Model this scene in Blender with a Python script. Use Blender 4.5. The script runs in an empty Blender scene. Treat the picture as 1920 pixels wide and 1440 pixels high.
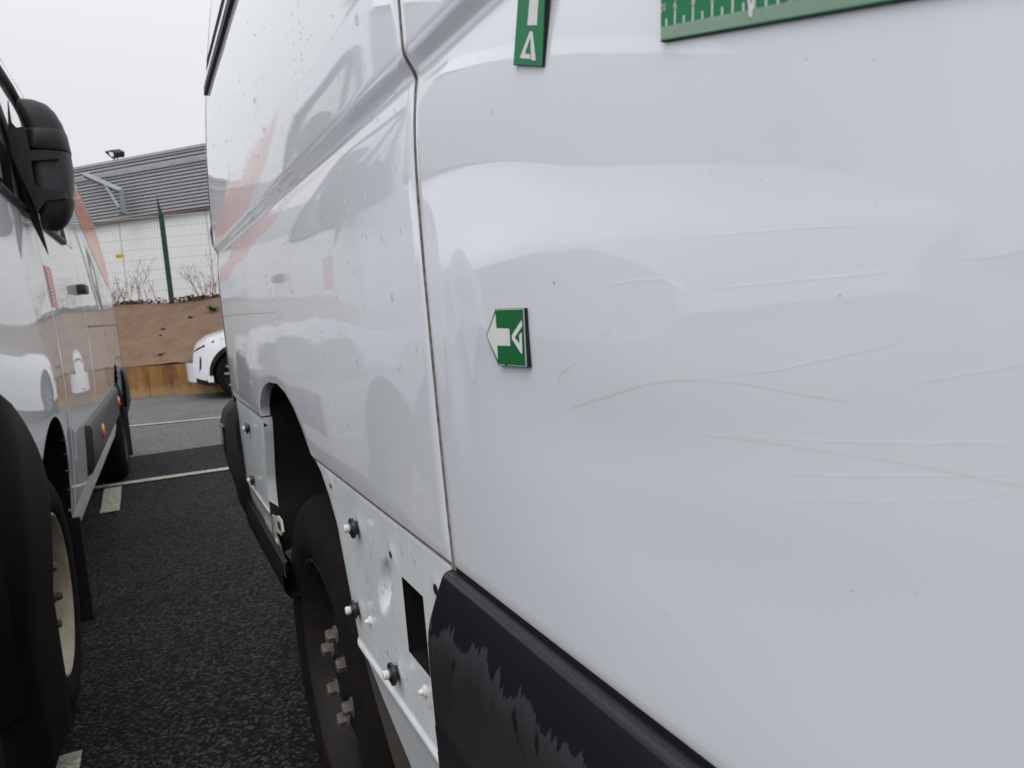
import bpy, bmesh, math, random
import numpy as np
from mathutils import Vector, Matrix
random.seed(7)
S = bpy.context.scene
COL = S.collection

# ------------------------------------------------------------------ camera
CAM_H = 1.08
YAW, PITCH, ROLL = math.radians(25.346), math.radians(6.534), math.radians(4.3)
FPX = 1440.0                                     # focal length in photo pixels (photo 1920 wide)
_fw = Vector((math.sin(YAW)*math.cos(PITCH), math.cos(YAW)*math.cos(PITCH), -math.sin(PITCH)))
_r0 = Vector((math.cos(YAW), -math.sin(YAW), 0)); _u0 = _r0.cross(_fw)
RT = _r0*math.cos(ROLL) - _u0*math.sin(ROLL)
UP = _u0*math.cos(ROLL) + _r0*math.sin(ROLL)
FW = _fw
CO = Vector((0, 0, CAM_H))
cd = bpy.data.cameras.new('camera'); co = bpy.data.objects.new('camera', cd); COL.objects.link(co)
cd.sensor_width = 36; cd.lens = 36*FPX/1920; cd.clip_start = 0.02; cd.clip_end = 900
co.matrix_world = Matrix(((RT.x, UP.x, -FW.x, CO.x), (RT.y, UP.y, -FW.y, CO.y), (RT.z, UP.z, -FW.z, CO.z), (0, 0, 0, 1)))
cd.dof.use_dof = True; cd.dof.focus_distance = 0.85; cd.dof.aperture_fstop = 16
S.camera = co

# ------------------------------------------------------------------ overcast sky and sun
SUN_EL, SUN_ROT = math.radians(52), math.radians(210)
w = bpy.data.worlds.new('World'); S.world = w; w.use_nodes = True
nt = w.node_tree; nt.nodes.clear()
def wn(t, **k):
    n = nt.nodes.new(t)
    for a, b in k.items(): setattr(n, a, b)
    return n
out = wn('ShaderNodeOutputWorld'); bgn = wn('ShaderNodeBackground'); bgc = wn('ShaderNodeBackground'); add = wn('ShaderNodeAddShader')
sky = wn('ShaderNodeTexSky', sky_type='NISHITA', sun_disc=False, sun_elevation=SUN_EL, sun_rotation=SUN_ROT)
hs = wn('ShaderNodeHueSaturation'); hs.inputs['Saturation'].default_value = 0.15
nt.links.new(sky.outputs[0], hs.inputs['Color']); nt.links.new(hs.outputs[0], bgn.inputs[0]); bgn.inputs[1].default_value = 0.05
tc = wn('ShaderNodeTexCoord'); sx = wn('ShaderNodeSeparateXYZ'); nt.links.new(tc.outputs['Generated'], sx.inputs[0])
mr = wn('ShaderNodeMapRange'); mr.inputs[1].default_value = 0; mr.inputs[2].default_value = 1; mr.inputs[3].default_value = 0.47; mr.inputs[4].default_value = 2.0
pw = wn('ShaderNodeMath', operation='POWER'); pw.inputs[1].default_value = 1.8; mx0 = wn('ShaderNodeMath', operation='MAXIMUM'); mx0.inputs[1].default_value = 0.0
nt.links.new(sx.outputs[2], mx0.inputs[0]); nt.links.new(mx0.outputs[0], pw.inputs[0]); nt.links.new(pw.outputs[0], mr.inputs[0])                     # overcast dome: brighter towards the zenith
bgc.inputs[0].default_value = (0.965, 0.975, 1.0, 1); nt.links.new(mr.outputs[0], bgc.inputs[1])
nt.links.new(bgn.outputs[0], add.inputs[0]); nt.links.new(bgc.outputs[0], add.inputs[1]); nt.links.new(add.outputs[0], out.inputs[0])
sd = bpy.data.lights.new('sun', 'SUN'); so = bpy.data.objects.new('sun', sd); COL.objects.link(so)
sd.energy = 1.0; sd.angle = math.radians(40); sd.color = (1, 0.98, 0.95)
so.rotation_euler = (math.radians(90)-SUN_EL, 0, math.radians(180)-SUN_ROT)
S.view_settings.view_transform = 'Standard'; S.view_settings.look = 'None'
S.view_settings.exposure = 0.0; S.view_settings.gamma = 1.0; S.view_settings.use_curve_mapping = False

# ------------------------------------------------------------------ helpers
def ray(px, py): return FW*FPX + RT*(px-960) - UP*(py-720)
def at_x(px, py, X):
    d = ray(px, py); return CO + d*(X/d.x)
def at_y(px, py, Y):
    d = ray(px, py); return CO + d*(Y/d.y)
def at_z(px, py, Z):
    d = ray(px, py); return CO + d*((Z-CAM_H)/d.z)
def ss(a, b, t):
    t = min(1, max(0, (t-a)/(b-a))); return t*t*(3-2*t)
def lerp(a, b, t): return a+(b-a)*t
def interp(x, pts):
    xs = [p[0] for p in pts]; ys = [p[1] for p in pts]
    return float(np.interp(x, xs, ys))

def tag(o, label=None, cat=None, group=None, kind=None):
    if label: o['label'] = label
    if cat: o['category'] = cat
    if group: o['group'] = group
    if kind: o['kind'] = kind
    return o
def empty(name, loc=(0, 0, 0), rz=0.0, label=None, cat=None, group=None):
    o = bpy.data.objects.new(name, None); COL.objects.link(o); o.location = loc; o.rotation_euler = (0, 0, rz)
    o.empty_display_size = 0.1
    return tag(o, label, cat, group)
def obj(name, verts, faces, mat, parent=None, smooth=False, angle=35, kind=None):
    me = bpy.data.meshes.new(name); me.from_pydata([tuple(v) for v in verts], [], faces); me.update()
    if mat: me.materials.append(mat)
    if smooth:
        me.shade_smooth(); me.set_sharp_from_angle(angle=math.radians(angle))
    o = bpy.data.objects.new(name, me); COL.objects.link(o)
    if parent: o.parent = parent
    if kind: o['kind'] = kind
    return o

class MB:
    """collects shapes of ONE part"""
    def __init__(s): s.v = []; s.f = []
    def add(s, v, f):
        n = len(s.v); s.v += [tuple(p) for p in v]; s.f += [tuple(i+n for i in q) for q in f]; return s
    def box(s, a, b, bev=0.0):
        x0, y0, z0 = a; x1, y1, z1 = b
        if x1 < x0: x0, x1 = x1, x0
        if y1 < y0: y0, y1 = y1, y0
        if z1 < z0: z0, z1 = z1, z0
        if bev <= 0:
            v = [(x0,y0,z0),(x1,y0,z0),(x1,y1,z0),(x0,y1,z0),(x0,y0,z1),(x1,y0,z1),(x1,y1,z1),(x0,y1,z1)]
            return s.add(v, [(3,2,1,0),(4,5,6,7),(0,1,5,4),(1,2,6,5),(2,3,7,6),(3,0,4,7)])
        bm = bmesh.new(); bmesh.ops.create_cube(bm, size=1)
        for q in bm.verts:
            q.co = Vector((lerp(x0, x1, q.co.x+.5), lerp(y0, y1, q.co.y+.5), lerp(z0, z1, q.co.z+.5)))
        bmesh.ops.bevel(bm, geom=bm.edges[:], offset=bev, segments=2, affect='EDGES', profile=.5)
        bm.verts.index_update()
        s.add([q.co[:] for q in bm.verts], [tuple(q.index for q in f.verts) for f in bm.faces]); bm.free(); return s
    def tube(s, pts, r, n=8, cap=True):
        pts = [Vector(p) for p in pts]; rings = []
        rr = r if isinstance(r, (list, tuple)) else [r]*len(pts)
        base = len(s.v)
        for i, p in enumerate(pts):
            t = (pts[min(i+1, len(pts)-1)]-pts[max(i-1, 0)]).normalized()
            a = t.cross(Vector((0, 0, 1)))
            if a.length < 1e-4: a = t.cross(Vector((1, 0, 0)))
            a.normalize(); b = t.cross(a)
            for k in range(n):
                th = 2*math.pi*k/n; s.v.append(tuple(p+(a*math.cos(th)+b*math.sin(th))*rr[i]))
        for i in range(len(pts)-1):
            for k in range(n):
                s.f.append((base+i*n+k, base+(i+1)*n+k, base+(i+1)*n+(k+1) % n, base+i*n+(k+1) % n))
        if cap:
            s.f.append(tuple(base+k for k in range(n))); s.f.append(tuple(base+(len(pts)-1)*n+k for k in reversed(range(n))))
        return s
    def prism(s, poly, o, u, v, wv):
        """poly 2d list; front at o + a*u + b*v, back pushed by wv"""
        o = Vector(o); u = Vector(u); v = Vector(v); wv = Vector(wv); n = len(poly)
        area = sum(poly[i][0]*poly[(i+1) % n][1]-poly[(i+1) % n][0]*poly[i][1] for i in range(n))
        if area*(u.cross(v).dot(wv)) > 0: poly = poly[::-1]
        A = [o+u*a+v*b for a, b in poly]; B = [p+wv for p in A]
        f = [tuple(range(n)), tuple(range(2*n-1, n-1, -1))]
        for i in range(n): f.append((i, n+i, n+(i+1) % n, (i+1) % n))
        return s.add(A+B, f)
    def lathe(s, prof, c, axis, n=48, a0=0, a1=2*math.pi, skip=None):
        """prof [(r, d)] d along axis vector from c"""
        c = Vector(c); ax = Vector(axis).normalized()
        e1 = ax.cross(Vector((0, 0, 1)))
        if e1.length < 1e-4: e1 = Vector((1, 0, 0))
        e1.normalize(); e2 = ax.cross(e1); full = abs(a1-a0-2*math.pi) < 1e-6
        m = n if full else n+1; base = len(s.v)
        for r, d in prof:
            for k in range(m):
                th = a0+(a1-a0)*k/n; s.v.append(tuple(c+ax*d+(e1*math.cos(th)+e2*math.sin(th))*r))
        for i in range(len(prof)-1):
            for k in range(n):
                if skip and skip(i, k): continue
                k2 = (k+1) % m
                s.f.append((base+i*m+k, base+i*m+k2, base+(i+1)*m+k2, base+(i+1)*m+k))
        return s
    def build(s, name, mat, parent=None, smooth=False, angle=35, kind=None): return obj(name, s.v, s.f, mat, parent, smooth, angle, kind)

def surf(P, fx, flip=False):
    """P[j][i] = (y, z) -> verts, faces; fx(y,z) = x"""
    nj = len(P); ni = len(P[0]); V = []; F = []
    for j in range(nj):
        for i in range(ni):
            q = P[j][i]; x = fx(q[0], q[1]) + (q[2] if len(q) > 2 else 0); V.append((x, q[0], q[1]))
    for j in range(nj-1):
        for i in range(ni-1):
            a = j*ni+i; f = (a, a+ni, a+ni+1, a+1)
            F.append(f[::-1] if flip else f)
    return V, F
def flange(P, depth=.012, r=.0012, sg=1):
    """give a mapped grid a turned-in hem along its whole border"""
    P = [[tuple(q)+(0,) if len(q) == 2 else tuple(q) for q in row] for row in P]
    def st(row, d): return [(q[0], q[1], sg*max(d, abs(q[2]))) for q in row]
    P = [st(P[0], depth), st(P[0], r)] + P[1:-1] + [st(P[-1], r), st(P[-1], depth)]
    out = []
    for row in P:
        a = row[0]; b = row[-1]
        out.append([(a[0], a[1], sg*depth), (a[0], a[1], sg*max(r, abs(a[2])))] + row[1:-1] + [(b[0], b[1], sg*max(r, abs(b[2]))), (b[0], b[1], sg*depth)])
    return out
def lines(*segs):
    """lines((a,b,step), ...) increasing list"""
    L = []
    for a, b, st in segs:
        n = max(1, int(round((b-a)/st))); L += [a+(b-a)*k/n for k in range(n+1)]
    L = sorted(set(round(q, 5) for q in L)); return L

# ------------------------------------------------------------------ materials
def mat(name, col, rough=.5, metal=0., coat=0., spec=.5, var=None, bump=None, trans=0., ior=1.5, coat_rough=.03, col2=None, coat_ior=1.5):
    """var = (scale, amount, detail) mottles the colour towards col2; bump = (scale, strength, distance)"""
    m = bpy.data.materials.new(name); m.use_nodes = True; n = m.node_tree.nodes; l = m.node_tree.links
    b = n['Principled BSDF']; b.inputs['Base Color'].default_value = (*col, 1); b.inputs['Roughness'].default_value = rough
    b.inputs['Metallic'].default_value = metal; b.inputs['Coat Weight'].default_value = coat; b.inputs['Coat Roughness'].default_value = coat_rough; b.inputs['Coat IOR'].default_value = coat_ior
    b.inputs['Specular IOR Level'].default_value = spec; b.inputs['Transmission Weight'].default_value = trans; b.inputs['IOR'].default_value = ior
    t = n.new('ShaderNodeTexCoord')
    if var:
        ns = n.new('ShaderNodeTexNoise'); ns.inputs['Scale'].default_value = var[0]; ns.inputs['Detail'].default_value = var[2] if len(var) > 2 else 5
        ns.inputs['Roughness'].default_value = .65
        l.new(t.outputs['Object'], ns.inputs['Vector'])
        cr = n.new('ShaderNodeMapRange'); cr.inputs[1].default_value = .35; cr.inputs[2].default_value = .7; cr.inputs[3].default_value = 0; cr.inputs[4].default_value = var[1]
        l.new(ns.outputs['Fac'], cr.inputs[0])
        mx = n.new('ShaderNodeMix'); mx.data_type = 'RGBA'; mx.inputs[6].default_value = (*col, 1); mx.inputs[7].default_value = (*(col2 or tuple(c*.5 for c in col)), 1)
        l.new(cr.outputs[0], mx.inputs[0]); l.new(mx.outputs[2], b.inputs['Base Color'])
    if bump:
        nb = n.new('ShaderNodeTexNoise'); nb.inputs['Scale'].default_value = bump[0]; nb.inputs['Detail'].default_value = 3
        l.new(t.outputs['Object'], nb.inputs['Vector'])
        bp = n.new('ShaderNodeBump'); bp.inputs['Strength'].default_value = bump[1]; bp.inputs['Distance'].default_value = bump[2]
        l.new(nb.outputs['Fac'], bp.inputs['Height']); l.new(bp.outputs[0], b.inputs['Normal'])
        if coat: l.new(bp.outputs[0], b.inputs['Coat Normal'])
    return m
M = {}
M['paint'] = mat('white_van_paint', (.80, .823, .875), .42, coat=1, var=(5, .08, 6), col2=(.68, .68, .69), bump=(260, .02, .0006), coat_rough=.0, coat_ior=1.62)
M['paint_far'] = mat('white_van_paint_dusty', (.78, .80, .84), .45, coat=1, var=(3, .15, 6), col2=(.62, .61, .60), bump=(200, .02, .0006), coat_rough=.01, coat_ior=1.6)
M['primer'] = mat('lower_panel_paint', (.74, .78, .80), .38, coat=.5, var=(14, .32, 8), col2=(.50, .49, .45), bump=(60, .04, .002), coat_rough=.08)
M['sill'] = mat('sill_paint', (.62, .62, .58), .45, coat=.3, var=(12, .55, 7), col2=(.36, .31, .25), coat_rough=.2)
M['grime'] = mat('shut_line_grime', (.10, .085, .075), .95, var=(140, .9, 6), col2=(.33, .28, .25), spec=.1)
M['dark'] = mat('dark_cavity', (.008, .008, .009), .9, spec=.2)
M['plastic'] = mat('black_plastic', (.018, .018, .021), .42, var=(30, .5, 6), col2=(.035, .034, .036), bump=(220, .06, .001))
M['mirror_plastic'] = mat('dark_mirror_plastic', (.013, .0105, .0125), .5, spec=.35, var=(40, .4, 5), col2=(.018, .015, .017), bump=(500, .08, .001))
M['bumper'] = mat('black_bumper_plastic', (.006, .006, .007), .55, var=(14, .5, 6), col2=(.012, .012, .012), bump=(300, .08, .001), spec=.2)
M['gloss_black'] = mat('glossy_black', (.008, .008, .01), .12, coat=.5)
M['rubber'] = mat('tyre_rubber', (.0055, .005, .0048), .9, var=(16, .8, 7), col2=(.016, .0125, .010), bump=(60, .25, .003), spec=.12)
M['steel_dark'] = mat('dark_steel_rim', (.007, .008, .0105), .5, spec=.25, var=(22, .6, 7), col2=(.018, .016, .015), bump=(60, .1, .002))
M['rust'] = mat('rusty_rim_edge', (.010, .0095, .0095), .6, spec=.2, var=(40, .8, 6), col2=(.024, .018, .015))
M['nut'] = mat('dull_wheel_nut', (.15, .128, .11), .65, metal=.1, var=(90, .9, 5), col2=(.055, .042, .034))
M['cream'] = mat('cream_steel_rim', (.42, .37, .28), .5, var=(18, .6, 6), col2=(.2, .16, .11))
M['glass'] = mat('tinted_glass', (.03, .045, .045), .03, spec=.8, coat=1)
M['windscreen'] = mat('windscreen_glass', (.15, .16, .175), .15, spec=.25)
M['red'] = mat('red_sticker_print', (.62, .05, .035), .35, coat=.3)
M['white_print'] = mat('white_print', (.78, .76, .76), .45, var=(60, .12, 4))
M['orange'] = mat('orange_livery_film', (.68, .17, .055), .35, coat=.6, var=(3, .3, 4), col2=(.6, .22, .12))
M['amber'] = mat('amber_marker_lens', (.75, .17, .02), .2, coat=1)
M['green'] = mat('green_magnet_print', (.002, .125, .030), .5, spec=.2, var=(50, .25, 6), col2=(.008, .17, .05))
M['green2'] = mat('pale_green_ruler_print', (.012, .20, .075), .5, spec=.3, var=(60, .3, 6), col2=(.03, .26, .11))
M['magnet'] = mat('black_magnet_sheet', (.006, .006, .007), .7)
M['drop'] = mat('water_drop', (.95, .97, 1), .02, trans=1., ior=1.33)
M['speck'] = mat('dirt_speck', (.012, .011, .012), .8)
M['scuff_white'] = mat('white_scuff', (.91, .93, .97), .42, coat=1, coat_rough=.05, coat_ior=1.6, var=(60, 1.0, 5), col2=(.81, .833, .885))
M['scuff_tan'] = mat('tan_scuff', (.76, .73, .675), .5, coat=1, coat_rough=.1, coat_ior=1.6, var=(70, 1.0, 5), col2=(.80, .82, .865))
M['clip'] = mat('black_clip', (.012, .012, .014), .35)
M['clip_white'] = mat('nylon_clip', (.62, .60, .56), .5)
M['liner'] = mat('dirty_arch_liner', (.012, .010, .009), .9, var=(9, .7, 7), col2=(.035, .026, .019), bump=(18, .5, .01))
M['light_grey'] = mat('grey_steel', (.20, .235, .26), .5, metal=.2, var=(5, .2, 4))
M['band'] = mat('pale_cladding_band', (.30, .32, .35), .5, var=(3, .4, 5))
M['lamp_glass'] = mat('headlamp_glass', (.22, .235, .25), .12, coat=1)
M['lamp'] = mat('lamp_lens', (.75, .78, .8), .1, coat=1)

# asphalt: coarse aggregate
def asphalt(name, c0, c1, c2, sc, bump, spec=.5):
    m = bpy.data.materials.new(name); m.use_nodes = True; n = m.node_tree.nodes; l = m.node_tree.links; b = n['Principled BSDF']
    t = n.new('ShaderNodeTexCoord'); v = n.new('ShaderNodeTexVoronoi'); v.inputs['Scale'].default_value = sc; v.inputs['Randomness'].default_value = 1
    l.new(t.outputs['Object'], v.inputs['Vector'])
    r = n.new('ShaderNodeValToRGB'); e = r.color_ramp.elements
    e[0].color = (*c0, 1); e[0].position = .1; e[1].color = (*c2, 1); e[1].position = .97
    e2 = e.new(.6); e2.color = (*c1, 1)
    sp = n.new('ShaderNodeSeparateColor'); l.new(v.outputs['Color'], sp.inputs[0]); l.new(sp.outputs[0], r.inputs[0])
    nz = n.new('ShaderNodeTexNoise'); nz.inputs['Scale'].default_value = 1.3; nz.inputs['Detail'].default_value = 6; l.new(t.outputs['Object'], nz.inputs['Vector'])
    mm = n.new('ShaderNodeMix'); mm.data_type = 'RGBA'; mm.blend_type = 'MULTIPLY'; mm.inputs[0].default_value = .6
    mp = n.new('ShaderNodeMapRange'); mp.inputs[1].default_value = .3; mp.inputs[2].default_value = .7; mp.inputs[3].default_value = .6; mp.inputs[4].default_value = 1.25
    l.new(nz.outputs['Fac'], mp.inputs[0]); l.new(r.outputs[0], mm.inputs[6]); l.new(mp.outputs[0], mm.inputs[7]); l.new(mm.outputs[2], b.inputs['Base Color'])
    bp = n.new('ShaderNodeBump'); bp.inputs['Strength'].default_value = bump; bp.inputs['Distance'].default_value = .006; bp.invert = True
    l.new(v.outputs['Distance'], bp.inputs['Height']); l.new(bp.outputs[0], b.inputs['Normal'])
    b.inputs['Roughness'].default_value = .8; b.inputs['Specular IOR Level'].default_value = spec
    return m
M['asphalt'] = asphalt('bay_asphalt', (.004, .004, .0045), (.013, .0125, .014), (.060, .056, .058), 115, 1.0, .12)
M['road'] = asphalt('lane_asphalt', (.055, .053, .057), (.085, .082, .087), (.125, .12, .125), 60, .3)
def worn_paint(name, col):
    m = mat(name, col, .7, var=(55, .95, 8), col2=(.10, .095, .09), spec=.2); return m
M['line'] = worn_paint('worn_line_paint', (.50, .48, .38))

def bank_mat():
    m = mat('earth_bank', (.165, .112, .078), .95, var=(3.5, .9, 9), col2=(.105, .068, .048), bump=(22, .3, .03), spec=.1); return m
M['bank'] = bank_mat()
def stained_wall():
    m = bpy.data.materials.new('rust_stained_concrete'); m.use_nodes = True; n = m.node_tree.nodes; l = m.node_tree.links; b = n['Principled BSDF']
    t = n.new('ShaderNodeTexCoord'); mp = n.new('ShaderNodeMapping'); mp.inputs['Scale'].default_value = (4.5, 4.5, .5); l.new(t.outputs['Object'], mp.inputs[0])
    nz = n.new('ShaderNodeTexNoise'); nz.inputs['Scale'].default_value = 1.6; nz.inputs['Detail'].default_value = 7; nz.inputs['Roughness'].default_value = .6; l.new(mp.outputs[0], nz.inputs['Vector'])
    r = n.new('ShaderNodeValToRGB'); e = r.color_ramp.elements
    e[0].position = .28; e[0].color = (.08, .035, .015, 1); e[1].position = .80; e[1].color = (.30, .20, .10, 1)
    for p, c in ((.42, (.16, .068, .017)), (.52, (.235, .105, .022)), (.62, (.27, .145, .042))):
        q = e.new(p); q.color = (*(k*.85 for k in c), 1)
    n2 = n.new('ShaderNodeTexNoise'); n2.inputs['Scale'].default_value = 9; n2.inputs['Detail'].default_value = 8; l.new(t.outputs['Object'], n2.inputs['Vector'])
    ad = n.new('ShaderNodeMath'); ad.operation = 'MULTIPLY_ADD'; ad.inputs[1].default_value = .35; l.new(n2.outputs['Fac'], ad.inputs[0])
    sb = n.new('ShaderNodeMath'); sb.operation = 'SUBTRACT'; sb.inputs[1].default_value = .19; l.new(nz.outputs['Fac'], sb.inputs[0]); l.new(sb.outputs[0], ad.inputs[2])
    l.new(ad.outputs[0], r.inputs[0])
    # pale splash-back crust along the foot of the wall
    sp_ = n.new('ShaderNodeSeparateXYZ'); l.new(t.outputs['Object'], sp_.inputs[0])
    w2 = n.new('ShaderNodeMath'); w2.operation = 'MULTIPLY_ADD'; w2.inputs[1].default_value = -.12; l.new(n2.outputs['Fac'], w2.inputs[0]); l.new(sp_.outputs[2], w2.inputs[2])
    fr = n.new('ShaderNodeMapRange'); fr.inputs[1].default_value = .02; fr.inputs[2].default_value = .13; fr.inputs[3].default_value = .4; fr.inputs[4].default_value = 0; l.new(w2.outputs[0], fr.inputs[0])
    mx = n.new('ShaderNodeMix'); mx.data_type = 'RGBA'; mx.inputs[7].default_value = (.36, .27, .16, 1); l.new(fr.outputs[0], mx.inputs[0]); l.new(r.outputs[0], mx.inputs[6])
    l.new(mx.outputs[2], b.inputs['Base Color']); b.inputs['Roughness'].default_value = .85
    return m
M['wall'] = stained_wall()
M['clad_grey'] = mat('grey_corrugated_cladding', (.36, .36, .385), .5, var=(.9, .25, 5), col2=(.29, .29, .30))
M['clad_white'] = mat('white_wall_panel', (.72, .73, .735), .6, var=(.8, .15, 6), col2=(.62, .62, .61))
M['wire'] = mat('galvanised_wire', (.44, .465, .46), .5, metal=.1)
M['post'] = mat('green_fence_post', (.005, .045, .03), .5, spec=.3)
M['twig'] = mat('bare_twig', (.13, .095, .08), .9)
M['soil'] = mat('dark_soil', (.045, .028, .024), .95, var=(9, .7, 6), col2=(.08, .05, .04))
M['leaf'] = mat('weed_leaf', (.06, .12, .04), .7, var=(8, .5, 3))
M['yellow'] = mat('yellow_sign', (.62, .42, .02), .5)
M['car_white'] = mat('white_car_paint', (.76, .78, .81), .4, coat=1, coat_rough=.02)
M['alloy'] = mat('alloy_silver', (.42, .43, .45), .35, metal=.4)

# black side moulding: dry and wet patches that have run down it
def moulding():
    m = mat('side_moulding_plastic', (.016, .016, .019), .5); n = m.node_tree.nodes; l = m.node_tree.links; b = n['Principled BSDF']
    t = n.new('ShaderNodeTexCoord'); s = n.new('ShaderNodeSeparateXYZ'); l.new(t.outputs['Object'], s.inputs[0])
    def N(scale, det, mul):
        mp = n.new('ShaderNodeMapping'); mp.inputs['Scale'].default_value = mul; l.new(t.outputs['Object'], mp.inputs[0])
        q = n.new('ShaderNodeTexNoise'); q.inputs['Scale'].default_value = scale; q.inputs['Detail'].default_value = det; l.new(mp.outputs[0], q.inputs['Vector']); return q.outputs['Fac']
    def op(o, a, b_, c=None):
        q = n.new('ShaderNodeMath'); q.operation = o
        for i, x in enumerate((a, b_)):
            if isinstance(x, (int, float)): q.inputs[i].default_value = x
            else: l.new(x, q.inputs[i])
        return q.outputs[0]
    coarse = N(22, 1, (0, 1, .05)); fine = N(170, 2, (0, 1, .04)); blot = N(60, 3, (0, 1, .5))
    # height of the wet edge wanders along the moulding with drips
    edge = op('ADD', .803, op('ADD', op('MULTIPLY', op('SUBTRACT', coarse, .5), .075), op('MULTIPLY', op('SUBTRACT', fine, .5), .030)))
    d = op('SUBTRACT', edge, s.outputs[2])
    wet = n.new('ShaderNodeMapRange'); wet.inputs[1].default_value = -.0006; wet.inputs[2].default_value = .0006; l.new(d, wet.inputs[0])
    fade = n.new('ShaderNodeMapRange'); fade.inputs[1].default_value = .005; fade.inputs[2].default_value = .065; fade.inputs[3].default_value = 1; fade.inputs[4].default_value = .05; l.new(d, fade.inputs[0])
    blm = n.new('ShaderNodeMapRange'); blm.inputs[1].default_value = .33; blm.inputs[2].default_value = .37; l.new(blot, blm.inputs[0])
    wm = op('MULTIPLY', op('MULTIPLY', wet.outputs[0], fade.outputs[0]), blm.outputs[0])
    mx = n.new('ShaderNodeMix'); mx.data_type = 'RGBA'; mx.inputs[6].default_value = (.0095, .0092, .0115, 1); mx.inputs[7].default_value = (.025, .025, .029, 1)
    l.new(wm, mx.inputs[0]); l.new(mx.outputs[2], b.inputs['Base Color'])
    rr = n.new('ShaderNodeMapRange'); rr.inputs[3].default_value = .27; rr.inputs[4].default_value = .5; l.new(wm, rr.inputs[0]); l.new(rr.outputs[0], b.inputs['Roughness'])
    fb = N(420, 2, (1, 1, 1)); bp = n.new('ShaderNodeBump'); bp.inputs['Strength'].default_value = .05; bp.inputs['Distance'].default_value = .001
    l.new(fb, bp.inputs['Height']); l.new(bp.outputs[0], b.inputs['Normal'])
    return m
M['moulding'] = moulding()

# ================================================================== SETTING
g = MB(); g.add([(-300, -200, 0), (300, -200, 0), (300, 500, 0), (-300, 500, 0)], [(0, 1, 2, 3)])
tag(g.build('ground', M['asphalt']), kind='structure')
# the lighter lane beyond the bays, edge slightly skew to the vans
lane = [(-40, 14.0), (40, -9.0), (40, 30), (-40, 45)]
e0 = at_z(245, 858, 0); e1 = at_z(430, 828, 0); sl = (e1.y-e0.y)/(e1.x-e0.x)
sl = max(-.45, min(.0, sl)); ye = lambda x: e0.y + sl*(x-e0.x)
obj('lane', [(-30, ye(-30), .004), (30, ye(30), .004), (30, ye(30)+18, .004), (-30, ye(-30)+18, .004)], [(0, 1, 2, 3)], M['road'])['kind'] = 'structure'
def mark(p0, p1, width, z, name='parking_line'):
    p0 = Vector((p0[0], p0[1], 0)); p1 = Vector((p1[0], p1[1], 0)); t = (p1-p0).normalized(); s_ = Vector((-t.y, t.x, 0))*width*.5
    n = max(2, int((p1-p0).length/.15)); V = []; F = []
    rn = random.Random(int(p0.x*100)+int(p0.y*77))
    for i in range(n+1):
        p = p0.lerp(p1, i/n)
        for q in (-1, 1): V.append(tuple(p+s_*q*(1+rn.uniform(-.06, .06))+Vector((0, 0, z))))
    for i in range(n): F.append((2*i, 2*i+2, 2*i+3, 2*i+1))
    o = obj(name, V, F, M['line']); o['kind'] = 'structure'; return o
a = at_z(190, 914, 0); b = at_z(426, 880, 0); dv = (b-a).normalized()
mark(a-dv*2.6, b+dv*2.4, .10, .008)
a = at_z(240, 801, 0); b = at_z(410, 785, 0); dv = (b-a).normalized()
mark(a-dv*3, b+dv*3, .09, .012)
a = at_z(206, 962, 0); b = at_z(213, 916, 0)
mark(a, b, .105, .008)
a = at_z(112, 1423, 0)
mark((a.x, a.y-.0), (a.x-.01, a.y-1.6), .105, .008)

# retaining wall, cast in panels, skew to the bays
wa = at_z(240, 748, 0); wb = at_z(385, 738, 0); WD = (wb-wa); WD.z = 0; WD.normalize(); WN = Vector((-WD.y, WD.x, 0))   # WN points away from camera
W0 = Vector((wa.x, wa.y, 0))
wall = empty('retaining_wall', W0, 0, 'low rust-stained concrete retaining wall at the foot of the bank', 'wall')
WH = .455
for k in range(-14, 16):
    m = MB(); L = 1.20
    o = WD*(k*L+.35); p = MB()
    poly = [(0, 0), (L-.008, 0), (L-.008, WH), (0, WH)]
    p.prism(poly, o + Vector((0, 0, 0)), WD, Vector((0, 0, 1)), WN*.04)
    p.build('wall_panel', M['wall'], wall)
# earth bank behind it
def bankz(t, u):
    zb = WH-.01 + (1.43-WH+.01)*min(1, t/2.1)
    if t > 2.1: zb = 1.43 + .01*(t-2.1)
    return zb + .035*math.sin(u*3.1+t*4)*math.sin(t*2.2+u*.7) + random.uniform(-.012, .012)
V = []; F = []; us = [(-20+.25*i) for i in range(160)]; ts = [.05+.15*j for j in range(17)]+[3.2, 5, 9, 20, 60]
for t in ts:
    for u in us:
        p = W0 + WD*u + WN*t; V.append((p.x, p.y, bankz(t, u)))
nu = len(us)
for j in range(len(ts)-1):
    for i in range(nu-1): F.append((j*nu+i, j*nu+i+1, (j+1)*nu+i+1, (j+1)*nu+i))
tag(obj('bank', V, F, M['bank'], smooth=True, angle=80), kind='structure')

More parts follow.
